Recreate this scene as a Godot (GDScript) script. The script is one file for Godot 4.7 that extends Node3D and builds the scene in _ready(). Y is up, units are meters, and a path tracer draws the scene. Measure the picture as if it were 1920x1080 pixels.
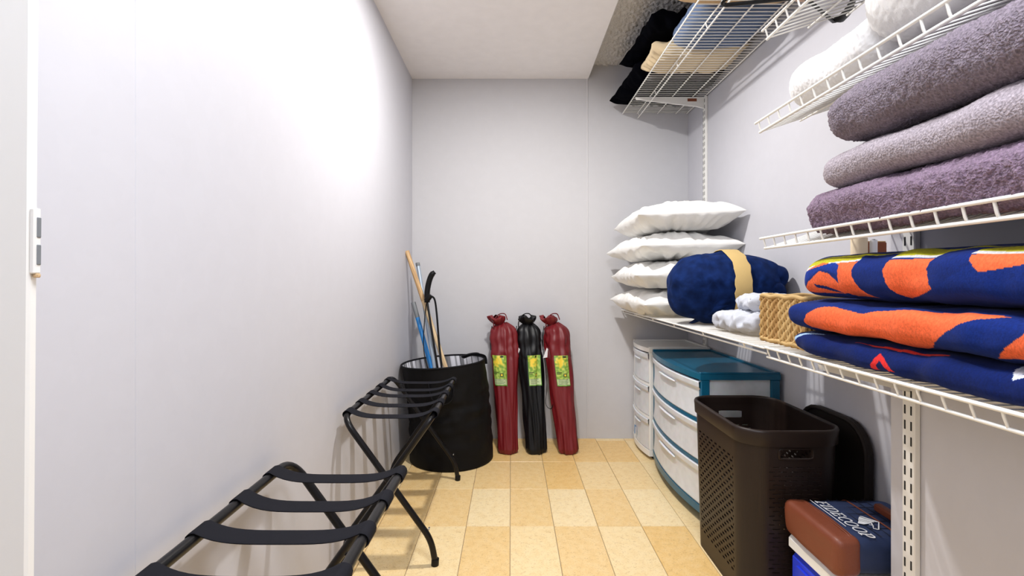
extends Node3D
# A walk-in closet: wire shelves with linen on the right, luggage racks along the left wall.
# Camera at the origin (eye height EYE), looking along -z. "depth" d means z = -d.

const EYE := 0.95
const XL := -0.592      # left wall
const XR := 1.062       # right wall of the alcove
const XN := 0.88        # nearer right wall
const DN := 1.15        # where the nearer right wall ends
const DB := 2.968       # back wall
const SOFFIT := 2.156
const SOFFIT_X := 0.4655
const CEIL := 2.242

var nz := FastNoiseLite.new()
var M := {}
var used := {}

func _ready():
	# ---------- camera, light, exposure ----------
	var cam := Camera3D.new(); cam.name = "camera"; add_child(cam)
	cam.position = Vector3(0, EYE, 0)
	var nr := 0.05
	cam.projection = Camera3D.PROJECTION_FRUSTUM
	cam.set_frustum(nr * 1080.0 / 928.0, Vector2(2.0, -15.0) / 928.0 * nr, nr, 50.0)
	cam.current = true
	var we := WorldEnvironment.new(); we.name = "world"; add_child(we)
	var env := Environment.new(); we.environment = env
	env.background_mode = Environment.BG_COLOR
	env.background_color = Color(0, 0, 0)
	env.tonemap_mode = Environment.TONE_MAPPER_LINEAR
	env.tonemap_exposure = 1.0
	env.sdfgi_enabled = true; env.ssao_enabled = true; env.ssil_enabled = true
	nz.seed = 7; nz.noise_type = FastNoiseLite.TYPE_SIMPLEX_SMOOTH; nz.frequency = 1.0; nz.fractal_type = FastNoiseLite.FRACTAL_NONE
	materials()
	lamp_round("ceiling_light", "small round recessed ceiling light in the closet soffit", Vector3(0.05, SOFFIT, -1.80), 0.05, 2.7)
	lamp_panel("unseen_ceiling_panel", "unseen square light panel above the closet entrance, lighting the near left wall", Vector3(0.18, SOFFIT, -0.16), Vector2(0.62, 0.62), 2.9)  # out of view overhead, placed to light the near left wall softly
	room()
	shelves()
	luggage_racks()
	storage()
	floor_things()
	shelf_things()
	top_things()

# ================= basic helpers =================
func numbered(n: String) -> String:
	used[n] = used.get(n, -1) + 1
	return n if used[n] == 0 else "%s_%03d" % [n, used[n]]

func thing(called: String, label: String, category: String, at := Vector3.ZERO, group := "") -> Node3D:
	var o := Node3D.new(); o.name = numbered(called); add_child(o); o.position = at
	tag(o, label, category, group)
	return o

func tag(o: Node3D, label: String, category: String, group := ""):
	o.set_meta("label", label); o.set_meta("category", category)
	if group != "": o.set_meta("group", group)

func part(called: String, mesh: Mesh, m: Material, parent: Node3D, at := Vector3.ZERO, label := "") -> MeshInstance3D:
	var o := MeshInstance3D.new(); o.name = called; o.mesh = mesh; o.material_override = m
	parent.add_child(o, true); o.position = at
	if label != "": o.set_meta("label", label)
	return o

func single(called: String, mesh: Mesh, m: Material, at: Vector3, label: String, category: String, group := "") -> MeshInstance3D:
	var o := MeshInstance3D.new(); o.name = numbered(called); o.mesh = mesh; o.material_override = m
	add_child(o); o.position = at; tag(o, label, category, group)
	return o

func struct(called: String, mesh: Mesh, m: Material, at := Vector3.ZERO) -> MeshInstance3D:
	var o := MeshInstance3D.new(); o.name = called; o.mesh = mesh; o.material_override = m
	add_child(o, true); o.position = at; o.set_meta("kind", "structure")
	return o

func px(u: float, v: float, d: float) -> Vector3:      # measured position in the photograph at depth d
	return Vector3((u - 958.0) / 928.0 * d, EYE - (v - 525.0) / 928.0 * d, -d)

func noise(p: Vector3, f: float) -> float:
	return nz.get_noise_3d(p.x * f, p.y * f, p.z * f)

# grid surface; f(u, v) in 0..1; wrap joins u = 0 and u = 1; closed surfaces turn themselves outward
func surf(nu: int, nv: int, f: Callable, wrap := true, closed := true, flip := false, uvf = null) -> ArrayMesh:
	var w := nu + 1
	var vs := PackedVector3Array(); var ns := PackedVector3Array(); var uv := PackedVector2Array()
	vs.resize(w * (nv + 1)); ns.resize(vs.size()); uv.resize(vs.size())
	for j in nv + 1:
		for i in w:
			var k := j * w + i
			if wrap and i == nu:
				vs[k] = vs[j * w]
			else:
				vs[k] = f.call(float(i) / nu, float(j) / nv)
			uv[k] = uvf.call(float(i) / nu, float(j) / nv) if uvf != null else Vector2(float(i) / nu, float(j) / nv)
	var vol := 0.0
	for j in nv:
		for i in nu:
			var a := j * w + i
			var b := a + 1
			var c := b + w
			var d := a + w
			var n := (vs[c] - vs[a]).cross(vs[d] - vs[b])
			ns[a] += n; ns[b] += n; ns[c] += n; ns[d] += n
			if closed: vol += vs[a].dot(n)
	if closed: flip = vol < 0
	for j in nv + 1:
		if wrap:
			var s := ns[j * w] + ns[j * w + nu]
			ns[j * w] = s; ns[j * w + nu] = s
		if vs[j * w].distance_to(vs[j * w + nu / 2]) < 1e-6 and vs[j * w].distance_to(vs[j * w + nu / 4]) < 1e-6:
			var t := Vector3.ZERO
			for i in w: t += ns[j * w + i]
			for i in w: ns[j * w + i] = t
	var sg := -1.0 if flip else 1.0
	for k in ns.size(): ns[k] = (ns[k] * sg).normalized()
	var ix := PackedInt32Array(); ix.resize(nu * nv * 6)
	var q := 0
	for j in nv:
		for i in nu:
			var a := j * w + i
			var b := a + 1
			var c := b + w
			var d := a + w
			var o := [a, b, c, a, c, d] if flip else [a, c, b, a, d, c]
			for e in o:
				ix[q] = e; q += 1
	return arrays(vs, ns, uv, ix)

func arrays(vs, ns, uv, ix) -> ArrayMesh:
	var ar := []; ar.resize(Mesh.ARRAY_MAX)
	ar[Mesh.ARRAY_VERTEX] = vs; ar[Mesh.ARRAY_NORMAL] = ns; ar[Mesh.ARRAY_TEX_UV] = uv; ar[Mesh.ARRAY_INDEX] = ix
	var m := ArrayMesh.new(); m.add_surface_from_arrays(Mesh.PRIMITIVE_TRIANGLES, ar)
	return m

func join(list: Array) -> ArrayMesh:      # [mesh, Transform3D or Vector3] pairs into one surface
	var st := SurfaceTool.new(); st.begin(Mesh.PRIMITIVE_TRIANGLES)
	for e in list:
		var t: Transform3D = e[1] if e[1] is Transform3D else Transform3D(Basis(), e[1])
		st.append_from(e[0], 0, t)
	return st.commit()

# chamfered box, centred
func cbox(s: Vector3, b := 0.003) -> ArrayMesh:
	var h := s / 2
	b = minf(b, minf(h.x, minf(h.y, h.z)) * 0.95)
	var st := SurfaceTool.new(); st.begin(Mesh.PRIMITIVE_TRIANGLES)
	var e := h - Vector3(b, b, b)
	for ax in 3:
		var a1 := (ax + 1) % 3
		var a2 := (ax + 2) % 3
		for sg in [-1.0, 1.0]:
			var q := []
			for c in [[-1, -1], [1, -1], [1, 1], [-1, 1]]:
				var p := Vector3.ZERO
				p[ax] = sg * h[ax]; p[a1] = c[0] * e[a1]; p[a2] = c[1] * e[a2]
				q.append(p)
			poly(st, q)
		for s1 in [-1.0, 1.0]:
			for s2 in [-1.0, 1.0]:
				var q := []
				for c in [[0, -1], [0, 1], [1, 1], [1, -1]]:
					var p := Vector3.ZERO
					p[ax] = c[1] * e[ax]
					p[a1] = s1 * (h[a1] if c[0] == 0 else e[a1])
					p[a2] = s2 * (e[a2] if c[0] == 0 else h[a2])
					q.append(p)
				poly(st, q)
	for x in [-1.0, 1.0]:
		for y in [-1.0, 1.0]:
			for z in [-1.0, 1.0]:
				poly(st, [Vector3(x * h.x, y * e.y, z * e.z), Vector3(x * e.x, y * h.y, z * e.z), Vector3(x * e.x, y * e.y, z * h.z)])
	return st.commit()

# a convex flat polygon facing away from the origin
func poly(st: SurfaceTool, q: Array):
	var n: Vector3 = (q[1] - q[0]).cross(q[2] - q[0]).normalized()
	var c := Vector3.ZERO
	for p in q: c += p
	if n.dot(c) < 0:
		q.reverse(); n = -n
	st.set_normal(n)
	for i in range(1, q.size() - 1):
		for p in [q[0], q[i + 1], q[i]]:
			st.set_normal(n); st.set_uv(Vector2(p.x + p.y, p.z + p.y)); st.add_vertex(p)

# flat outline in the xy plane made into a plate of thickness t (z from -t/2 to t/2)
func plate(pts: PackedVector2Array, t: float) -> ArrayMesh:
	if Geometry2D.is_polygon_clockwise(pts): pts.reverse()
	var st := SurfaceTool.new(); st.begin(Mesh.PRIMITIVE_TRIANGLES)
	var tri := Geometry2D.triangulate_polygon(pts)
	for s in [1.0, -1.0]:
		for k in range(0, tri.size(), 3):
			var o := [tri[k], tri[k + 1], tri[k + 2]]
			var a: Vector2 = pts[o[0]]
			var b: Vector2 = pts[o[1]]
			var c: Vector2 = pts[o[2]]
			var ccw := (b - a).cross(c - a) > 0
			if ccw == (s > 0): o.reverse()
			for i in o:
				st.set_normal(Vector3(0, 0, s)); st.set_uv(pts[i]); st.add_vertex(Vector3(pts[i].x, pts[i].y, s * t / 2))
	for i in pts.size():
		var a: Vector2 = pts[i]
		var b: Vector2 = pts[(i + 1) % pts.size()]
		var d := (b - a).normalized()
		var n := Vector3(d.y, -d.x, 0)
		var q := [Vector3(a.x, a.y, -t / 2), Vector3(b.x, b.y, -t / 2), Vector3(b.x, b.y, t / 2), Vector3(a.x, a.y, t / 2)]
		for k in [0, 2, 1, 0, 3, 2]:
			st.set_normal(n); st.set_uv(Vector2(q[k].x, q[k].y)); st.add_vertex(q[k])
	return st.commit()

# tube along points; r is a number or a Callable(t); caps closed by shrinking ends
func tube(pts: Array, r, sides := 10, flat := 1.0, up := Vector3.UP) -> ArrayMesh:
	var P := []
	var T := []
	var n := pts.size()
	for i in n:
		var a: Vector3 = pts[maxi(i - 1, 0)]
		var b: Vector3 = pts[mini(i + 1, n - 1)]
		T.append((b - a).normalized())
	var u: Vector3 = up
	if absf(u.dot(T[0])) > 0.95: u = Vector3.RIGHT
	var U := []
	for i in n:
		u = (u - T[i] * u.dot(T[i])).normalized()
		U.append(u)
	var f := func(s: float, t: float) -> Vector3:
		var j := int(round(t * (n + 1)))
		var k := clampi(j - 1, 0, n - 1)
		var rr: float = 0.0 if (j == 0 or j == n + 1) else (r.call(float(k) / (n - 1)) if r is Callable else r)
		var an := s * TAU
		var w: Vector3 = T[k].cross(U[k])
		return pts[k] + (U[k] * cos(an) * flat + w * sin(an)) * rr
	return surf(sides, n + 1, f)

# rounds the corners of a polyline
func fillet(pts: Array, r: float, seg := 5) -> Array:
	var out := [pts[0]]
	for i in range(1, pts.size() - 1):
		var p: Vector3 = pts[i]
		var a: Vector3 = pts[i - 1] - p
		var b: Vector3 = pts[i + 1] - p
		var l := minf(r, minf(a.length(), b.length()) * 0.49)
		var s := p + a.normalized() * l
		var e := p + b.normalized() * l
		for k in seg + 1:
			var t := float(k) / seg
			out.append(s.lerp(p, t).lerp(p.lerp(e, t), t))
	out.append(pts[-1])
	return out

func smooth(pts: Array, per := 6) -> Array:      # Catmull-Rom
	var out := []
	for i in pts.size() - 1:
		var p0: Vector3 = pts[maxi(i - 1, 0)]
		var p1: Vector3 = pts[i]
		var p2: Vector3 = pts[i + 1]
		var p3: Vector3 = pts[mini(i + 2, pts.size() - 1)]
		for k in per: out.append(p1.cubic_interpolate(p2, p0, p3, float(k) / per))
	out.append(pts[-1])
	return out

# evenly spaced points of a superellipse (half axes a, b, power n); whole: full turn starting at (-a, 0), else the half from angle 0 to PI
func super_pts(a: float, b: float, n: float, count: int, whole := true) -> PackedVector2Array:
	var fine := PackedVector2Array()
	var N := 1440
	for k in N + 1:
		var t := (float(k) / N) * (TAU if whole else PI)
		var c := cos(t)
		var s := sin(t)
		var x := pow(absf(c), 2.0 / n) * signf(c) * a
		var y := pow(absf(s), 2.0 / n) * signf(s) * b
		fine.append(Vector2(-x, y))
	var L := PackedFloat32Array([0.0])
	for k in N: L.append(L[k] + fine[k].distance_to(fine[k + 1]))
	var out := PackedVector2Array()
	var j := 0
	for i in count + 1:
		var s := L[N] * i / count
		while j < N - 1 and L[j + 1] < s: j += 1
		var dl := L[j + 1] - L[j]
		out.append(fine[j].lerp(fine[j + 1], 0.0 if dl < 1e-9 else clampf((s - L[j]) / dl, 0, 1)))
	return out

# straight side with rounded ends of length cap, evenly spaced
func capped(hl: float, r: float, cap: float, n: float, count: int) -> PackedVector2Array:
	var fine := PackedVector2Array()
	for k in 181:
		var t := k / 180.0 * PI / 2
		fine.append(Vector2(-(hl - cap) - cap * pow(cos(t), 2.0 / n), r * pow(sin(t), 2.0 / n)))
	for k in range(180, -1, -1): fine.append(Vector2(-fine[k].x, fine[k].y))
	var L := PackedFloat32Array([0.0])
	for k in fine.size() - 1: L.append(L[k] + fine[k].distance_to(fine[k + 1]))
	var out := PackedVector2Array()
	var j := 0
	for i in count + 1:
		var s := L[-1] * i / count
		while j < fine.size() - 2 and L[j + 1] < s: j += 1
		var dl := L[j + 1] - L[j]
		out.append(fine[j].lerp(fine[j + 1], 0.0 if dl < 1e-9 else clampf((s - L[j]) / dl, 0, 1)))
	return out

# soft rounded body: half sizes ax, ay, length lz along z; na = roundness of the section, nb of the ends
# disp(p, outward, s, t) -> Vector3 adds folds. uv = (z in metres from the far end, signed way round in metres from the middle of the -x face)
func soft(ax: float, ay: float, lz: float, na: float, nb: float, cs: int, cz: int, disp: Callable, cap := 0.0) -> ArrayMesh:
	var sec := super_pts(1.0, ay / ax, na, cs)
	var m := minf(ax, ay)
	var prof := super_pts(lz / 2, m, nb, cz, false)     # x = z position, y = how far out
	if cap >= 0.0: prof = capped(lz / 2, m, minf(maxf(cap, m * 1.05), lz / 2), nb, cz)
	var per := 0.0
	for i in cs: per += sec[i].distance_to(sec[i + 1]) * ax
	var f := func(u: float, v: float) -> Vector3:
		var i := int(round(u * cs))
		var j := int(round(v * cz))
		var q := sec[i]
		var k := prof[j].y / m
		if j == 0 or j == cz: k = 0.0
		# ends close in by the same distance on all sides, like rounded cloth
		var shrink := (1.0 - k) * m
		var sx := maxf(ax - shrink, ax * k)
		var sy := maxf(ay - shrink, ay * k)
		if k == 0.0:
			sx = 0.0; sy = 0.0
		var p := Vector3(q.x * sx, q.y * ax / ay * sy, prof[j].x)
		var o := Vector3(q.x, q.y * ax / ay, prof[j].x / (lz / 2) * (1.0 - k)).normalized()
		return disp.call(p, o, u, v)
	var uvf := func(u: float, v: float) -> Vector2:
		var j := int(round(v * cz))
		var s := u if u < 0.5 else u - 1.0
		return Vector2(prof[j].x + lz / 2, s * per)
	return surf(cs, cz, f, true, true, false, uvf)

# pillow lying flat: w along x, l along z, h thick
func pillow(w: float, l: float, h: float, sd: float, wrinkle := 0.010, n := 44, flat := 0.0) -> ArrayMesh:
	var half := func(sgn: float) -> ArrayMesh:
		var f := func(u: float, v: float) -> Vector3:
			var x := sin((u * 2 - 1) * PI / 2)
			var z := sin((v * 2 - 1) * PI / 2)
			var px_ := x * w / 2 * (1.0 - 0.07 * (1.0 - z * z))
			var pz := z * l / 2 * (1.0 - 0.06 * (1.0 - x * x))
			var k := pow(maxf(0.0, (1.0 - pow(absf(x), 2.6)) * (1.0 - pow(absf(z), 2.6))), 0.46)
			var edge := k * (1.15 - k) * 2.2
			var q := Vector3(px_ + sd, sd * 3.1, pz)
			# creases run in from the seams
			var ang := atan2(z, x)
			var cre := nz.get_noise_2d(ang * 5.0 + sd * 10.0, sd * 7.0 + sgn * 3.0 + k * 0.7) * edge * wrinkle * 1.6
			var y := sgn * h / 2 * k + cre + noise(q, 9.0) * wrinkle * edge + noise(q, 22.0) * wrinkle * 0.25 * edge + noise(q, 4.0) * 0.012 * k
			if flat > 0.0 and sgn < 0: y = maxf(y, -h / 2 * flat)
			return Vector3(px_, y, pz)
		return surf(n, n, f, false, false, sgn > 0)
	return join([[half.call(1.0), Vector3.ZERO], [half.call(-1.0), Vector3.ZERO]])

# ================= materials =================
func mat(c: Color, rough := 0.6, metal := 0.0) -> StandardMaterial3D:
	var m := StandardMaterial3D.new(); m.albedo_color = c; m.roughness = rough; m.metallic = metal
	return m

func c8(r: int, g: int, b: int) -> Color: return Color(r / 255.0, g / 255.0, b / 255.0)

func ntex(freq: float, lo: Color, hi: Color, oct := 3, size := 256, sd := 1, type := FastNoiseLite.TYPE_SIMPLEX_SMOOTH) -> NoiseTexture2D:
	var n := FastNoiseLite.new(); n.seed = sd; n.frequency = freq; n.fractal_octaves = oct; n.noise_type = type
	var t := NoiseTexture2D.new(); t.width = size; t.height = size; t.seamless = true; t.noise = n
	var g := Gradient.new(); g.set_color(0, lo); g.set_color(1, hi)
	t.color_ramp = g
	return t

# adds triplanar relief and a tone texture multiplied into the colour
func cloth(m: StandardMaterial3D, scale: float, relief_cm: float, tex_lo := 0.8, freq := 0.06, sd := 1, world := false) -> StandardMaterial3D:
	m.uv1_triplanar = true; m.uv1_world_triplanar = world
	m.uv1_scale = Vector3(scale, scale, scale)
	m.albedo_texture = ntex(freq, Color(tex_lo, tex_lo, tex_lo), Color.WHITE, 3, 256, sd)
	if relief_cm > 0:
		m.heightmap_enabled = true; m.heightmap_scale = relief_cm
		m.heightmap_texture = ntex(freq, Color.BLACK, Color.WHITE, 3, 256, sd)
	return m

func materials():
	M.wall = cloth(mat(c8(202, 202, 209), 0.62), 1.6, 0.012, 0.99, 0.03, 3, true)
	M.wall_back = cloth(mat(c8(202, 202, 206), 0.7), 1.6, 0.012, 0.99, 0.03, 4, true)
	M.soffit = cloth(mat(c8(243, 240, 240), 0.8), 1.4, 0.02, 0.98, 0.03, 5, true)
	M.popcorn = cloth(mat(c8(236, 233, 230), 0.9), 6.0, 0.2, 0.9, 0.08, 6, true)
	M.trim = mat(c8(236, 235, 231), 0.45)
	M.caulk = mat(c8(212, 211, 214), 0.5)
	M.grout = cloth(mat(c8(168, 150, 122), 0.9), 6.0, 0.02, 0.85, 0.05, 7, true)
	M.wire = mat(c8(240, 239, 234), 0.35)
	M.metal_white = mat(c8(236, 235, 231), 0.4)
	M.slot = mat(c8(25, 25, 28), 0.8)
	M.steel = mat(c8(190, 190, 195), 0.3, 1.0)
	M.black_metal = mat(c8(13, 12, 14), 0.30)
	M.black_metal.metallic_specular = 0.4
	M.webbing = cloth(mat(c8(40, 40, 46), 0.8), 30.0, 0.03, 0.6, 0.18, 8)
	M.black_cloth = cloth(mat(c8(10, 9, 11), 0.7), 12.0, 0.03, 0.7, 0.1, 9)
	M.black_strap = mat(c8(24, 24, 27), 0.7)
	M.pillow = cloth(mat(c8(246, 245, 241), 0.75), 10.0, 0.015, 0.97, 0.08, 10)
	M.black_velvet = cloth(mat(c8(9, 10, 17), 0.95), 14.0, 0.03, 0.6, 0.1, 11)
	M.cream = cloth(mat(c8(226, 205, 168), 0.85), 14.0, 0.03, 0.9, 0.1, 12)
	M.denim = cloth(mat(c8(118, 140, 178), 0.95), 26.0, 0.10, 0.62, 0.12, 13)
	M.tan = cloth(mat(c8(214, 181, 138), 0.9), 16.0, 0.05, 0.85, 0.1, 14)
	M.pink = cloth(mat(c8(214, 184, 166), 0.9), 16.0, 0.05, 0.8, 0.1, 15)
	M.navy_fleece = cloth(mat(c8(22, 47, 104), 0.9), 3.0, 0.2, 0.5, 0.03, 16)
	M.navy_fleece.rim_enabled = true; M.navy_fleece.rim = 0.25; M.navy_fleece.rim_tint = 0.8
	M.band = cloth(mat(c8(216, 184, 120), 0.9), 18.0, 0.08, 0.85, 0.12, 17)
	M.grey_sheet = cloth(mat(c8(196, 199, 208), 0.85), 12.0, 0.02, 0.92, 0.08, 18)
	M.purple = fluffy(c8(158, 144, 158), 19)
	M.lilac = fluffy(c8(204, 191, 200), 20, 0.15)
	M.mauve = fluffy(c8(160, 134, 158), 21)
	M.white_terry = cloth(mat(c8(242, 241, 240), 0.95), 22.0, 0.05, 0.94, 0.12, 22)
	M.red_nylon = cloth(mat(c8(124, 20, 29), 0.45), 14.0, 0.03, 0.8, 0.08, 23)
	M.black_nylon = cloth(mat(c8(15, 16, 20), 0.42), 14.0, 0.03, 0.7, 0.08, 24)
	M.teal = mat(c8(12, 92, 124), 0.3)
	M.milky = cloth(mat(c8(226, 230, 236), 0.35), 3.0, 0.0, 0.93, 0.02, 25)
	M.milky.subsurf_scatter_enabled = true; M.milky.subsurf_scatter_strength = 0.25
	M.white_plastic = mat(c8(240, 240, 238), 0.35)
	M.black_plastic = mat(c8(13, 13, 15), 0.45)
	M.brown_plastic = cloth(mat(c8(40, 29, 25), 0.42), 30.0, 0.006, 0.85, 0.1, 26)
	M.dark_plastic = mat(c8(34, 28, 26), 0.5)
	M.leather = cloth(mat(c8(130, 66, 42), 0.45), 20.0, 0.03, 0.85, 0.1, 27)
	M.navy_cloth = cloth(mat(c8(31, 50, 92), 0.75), 26.0, 0.03, 0.85, 0.14, 28)
	M.navy_line = mat(c8(14, 22, 44), 0.8)
	M.print_white = mat(c8(236, 238, 242), 0.6)
	M.cooler_blue = mat(c8(38, 60, 205), 0.35)
	M.cooler_deep = mat(c8(24, 38, 150), 0.4)
	M.wood = mat(Color.WHITE, 0.5)
	M.wood.albedo_texture = grain(c8(178, 138, 92), c8(224, 190, 142))
	M.bare_wood = mat(Color.WHITE, 0.55)
	M.bare_wood.albedo_texture = grain(c8(205, 172, 128), c8(238, 213, 172))
	M.silver = mat(c8(176, 190, 205), 0.35, 0.4)
	M.blue_pole = mat(c8(38, 128, 200), 0.35)
	M.grey_plastic = mat(c8(120, 124, 128), 0.5)
	M.straw = []
	for c in [c8(212, 170, 104), c8(226, 188, 124), c8(196, 150, 86)]:
		M.straw.append(cloth(mat(c, 0.7), 40.0, 0.05, 0.75, 0.1, 29))
	M.straw_dark = mat(c8(150, 110, 60), 0.8)
	M.paper_beige = mat(c8(232, 214, 184), 0.7)
	M.brown_card = mat(c8(128, 70, 44), 0.8)
	for e in [[M.black_cloth, 0.32], [M.black_velvet, 0.1], [M.webbing, 0.2], [M.black_plastic, 0.35], [M.black_strap, 0.25], [M.brown_plastic, 0.4], [M.dark_plastic, 0.3], [M.navy_fleece, 0.2], [M.black_nylon, 0.4]]:
		e[0].metallic_specular = e[1]
	M.bulb = mat(Color.WHITE, 0.5)
	M.bulb.emission_enabled = true; M.bulb.emission = c8(255, 246, 234); M.bulb.emission_energy_multiplier = 3.0

func fluffy(c: Color, sd: int, relief := 0.3) -> StandardMaterial3D:
	var m := cloth(mat(c, 1.0), 9.0, relief, 0.5, 0.09, sd)
	m.rim_enabled = true; m.rim = 0.35; m.rim_tint = 0.5
	return m

func grain(a: Color, b: Color) -> ImageTexture:
	var im := Image.create(32, 256, false, Image.FORMAT_RGB8)
	for x in 32:
		for y in 256:
			var t := clampf(0.5 + 0.6 * nz.get_noise_2d(x * 0.35, y * 0.02 + 40.0), 0, 1)
			im.set_pixel(x, y, a.lerp(b, t))
	return ImageTexture.create_from_image(im)

# ================= lamps =================
func lamp_round(called: String, label: String, at: Vector3, r: float, energy: float):
	var o := thing(called, label, "ceiling light", at)
	var ring := func(u: float, v: float) -> Vector3:
		var a := u * TAU
		var b := v * TAU
		return Vector3((r + 0.014 + 0.012 * cos(b)) * cos(a), -0.002 + 0.005 * sin(b), (r + 0.014 + 0.012 * cos(b)) * sin(a))
	part("trim_ring", surf(32, 10, ring), M.trim, o)
	var disc := CylinderMesh.new(); disc.top_radius = r; disc.bottom_radius = r; disc.height = 0.004
	part("lens", disc, M.bulb, o, Vector3(0, -0.002, 0))
	var l := AreaLight3D.new(); l.name = "bulb_light"; o.add_child(l)
	l.position = Vector3(0, -0.012, 0); l.rotation_degrees = Vector3(-90, 0, 0)
	l.area_size = Vector2(r, r) * 1.5; l.area_range = 8.0; l.area_attenuation = 2.0
	l.light_energy = energy; l.light_color = c8(255, 252, 248); l.shadow_enabled = true

func lamp_panel(called: String, label: String, at: Vector3, size: Vector2, energy: float):  # square lamp that stays out of view, seen only by its soft light
	var o := thing(called, label, "ceiling light", at)
	part("frame", cbox(Vector3(size.x + 0.06, 0.02, size.y + 0.06), 0.004), M.trim, o, Vector3(0, -0.01, 0))
	part("diffuser", cbox(Vector3(size.x, 0.006, size.y), 0.001), M.bulb, o, Vector3(0, -0.0225, 0))
	var l := AreaLight3D.new(); l.name = "unseen_panel_light"; o.add_child(l)
	l.position = Vector3(0, -0.03, 0); l.rotation_degrees = Vector3(-90, 0, 0)
	l.area_size = size; l.area_range = 8.0; l.area_attenuation = 2.0
	l.light_energy = energy; l.light_color = c8(238, 245, 255); l.shadow_enabled = true

# ================= the room =================
func room():
	var z1 := 1.3
	var T := 0.12
	var top := 2.42
	var H := top + 0.1
	# floor: a bed of grout with stone tiles laid on it
	var len := DB + z1
	var fl := struct("floor", cbox(Vector3(2.6, 0.1, len + 0.3), 0.001), M.grout, Vector3(0.25, -0.0535, (z1 - DB) / 2))
	var rng := RandomNumberGenerator.new(); rng.seed = 11
	var tw := 0.1694
	var tl := 0.3385
	var tiles := []
	var base := [c8(232, 198, 138), c8(235, 205, 148), c8(230, 190, 120), c8(238, 212, 160), c8(231, 196, 134), c8(239, 216, 168)]
	for k in base.size():
		var m := mat(Color.WHITE, 0.28)
		m.albedo_texture = stone(base[k], k)
		m.roughness = 0.34
		m.uv1_scale = Vector3(1.0 / 0.1694, 1.0 / 0.3385, 1); m.uv1_offset = Vector3(0.5, 0.5, 0)
		tiles.append(m)
	var tm := cbox(Vector3(tw - 0.0022, 0.012, tl - 0.0022), 0.0012)
	# tiles whose tone stands out in the photograph: [column, row from the joint at 2.249 m]
	var tone := {"0,0": 5, "1,0": 2, "-1,0": 1, "2,0": 5, "0,-1": 4, "1,-1": 2, "0,1": 3, "1,1": 4, "2,1": 3, "-1,1": 4, "-2,0": 4, "-2,1": 3, "1,2": 3}
	tone = {"1,-1": 2, "1,0": 5, "0,-1": 0, "0,0": 0, "-1,0": 5, "-1,-1": 0, "2,0": 4, "3,0": 5, "-2,0": 0, "-2,1": 3, "-1,1": 4, "0,1": 3, "1,1": 0, "2,1": 3, "3,1": 2, "2,-1": 1, "3,-1": 1}
	for r in range(-3, 10):
		var d0 := 2.249 - r * tl        # far edge of the row
		var d1 := d0 - tl
		d0 = minf(d0, DB)
		if d0 - d1 < 0.01 or d1 < -z1 + 0.0: continue
		for c in range(-4, 7):
			var x0 := maxf(c * tw - 0.003, XL)
			var x1 := minf((c + 1) * tw - 0.003, XR)
			if x1 - x0 < 0.01: continue
			var cut := x1 - x0 < tw - 0.001 or d0 - d1 < tl - 0.001
			var key := "%d,%d" % [c, r]
			var m: Material = tiles[tone[key] if tone.has(key) else rng.randi() % 5]
			var msh: Mesh = cbox(Vector3(x1 - x0 - 0.0022, 0.012, d0 - d1 - 0.0022), 0.0012) if cut else tm
			part("tile", msh, m, fl, Vector3((x0 + x1) / 2, -0.0062 + rng.randf() * 0.0004, -(d0 + d1) / 2) - fl.position)
	# walls
	struct("wall_back", cbox(Vector3(2.6, H, T), 0.001), M.wall_back, Vector3(0.25, H / 2 - 0.02, -DB - T / 2))
	struct("wall_left", cbox(Vector3(T, H, DB - 0.78), 0.001), M.wall, Vector3(XL - T / 2, H / 2 - 0.02, -(DB + 0.78) / 2))
	# the first stretch of the left wall stands a little out of line
	var ln := 0.78 + z1
	var wl := struct("wall_entry", cbox(Vector3(T, H, ln), 0.001), M.wall, Vector3(XL - T / 2, H / 2 - 0.02, -0.78))
	wl.rotation.y = deg_to_rad(1.6)
	wl.position = Vector3(XL, H / 2 - 0.02, -0.78) + Basis(Vector3.UP, wl.rotation.y) * Vector3(-T / 2, 0, ln / 2)
	struct("wall_right", cbox(Vector3(T, H, DB - DN + 0.1), 0.001), M.wall, Vector3(XR + T / 2, H / 2 - 0.02, -(DB + DN - 0.1) / 2))
	struct("wall_corner", cbox(Vector3(0.4, H, DN + z1), 0.004), M.wall, Vector3(XN + 0.2, H / 2 - 0.02, (z1 - DN) / 2))
	struct("wall_front", cbox(Vector3(2.6, H, T), 0.001), M.wall, Vector3(0.25, H / 2 - 0.02, z1 + T / 2))
	# ceiling: the lowered soffit, and the rough higher ceiling on the right
	struct("ceiling_soffit", cbox(Vector3(SOFFIT_X - XL + 0.12, 0.3, len + 0.2), 0.003), M.soffit, Vector3((SOFFIT_X + XL - 0.12) / 2, SOFFIT + 0.15, (z1 - DB) / 2))
	var bump := func(u: float, v: float) -> Vector3:
		var p := Vector3(SOFFIT_X - 0.02 + u * (XR + 0.1 - SOFFIT_X), CEIL, z1 - v * (len + 0.02))
		var n := maxf(0.0, noise(p, 55.0)) * 0.012 + maxf(0.0, noise(p + Vector3(3, 0, 1), 110.0)) * 0.008
		return p - Vector3(0, n, 0)
	var ce := struct("ceiling", surf(110, 560, bump, false, false, false), M.popcorn)
	ce.position = Vector3.ZERO
	part("slab", cbox(Vector3(1.0, 0.1, len + 0.2), 0.001), M.popcorn, ce, Vector3(0.95, CEIL + 0.052, (z1 - DB) / 2))
	# seams
	struct("trim_1", tube([Vector3(0.4585, 0, -DB), Vector3(0.4585, SOFFIT, -DB)], 0.0035, 8), M.caulk)
	var jag := []
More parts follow.
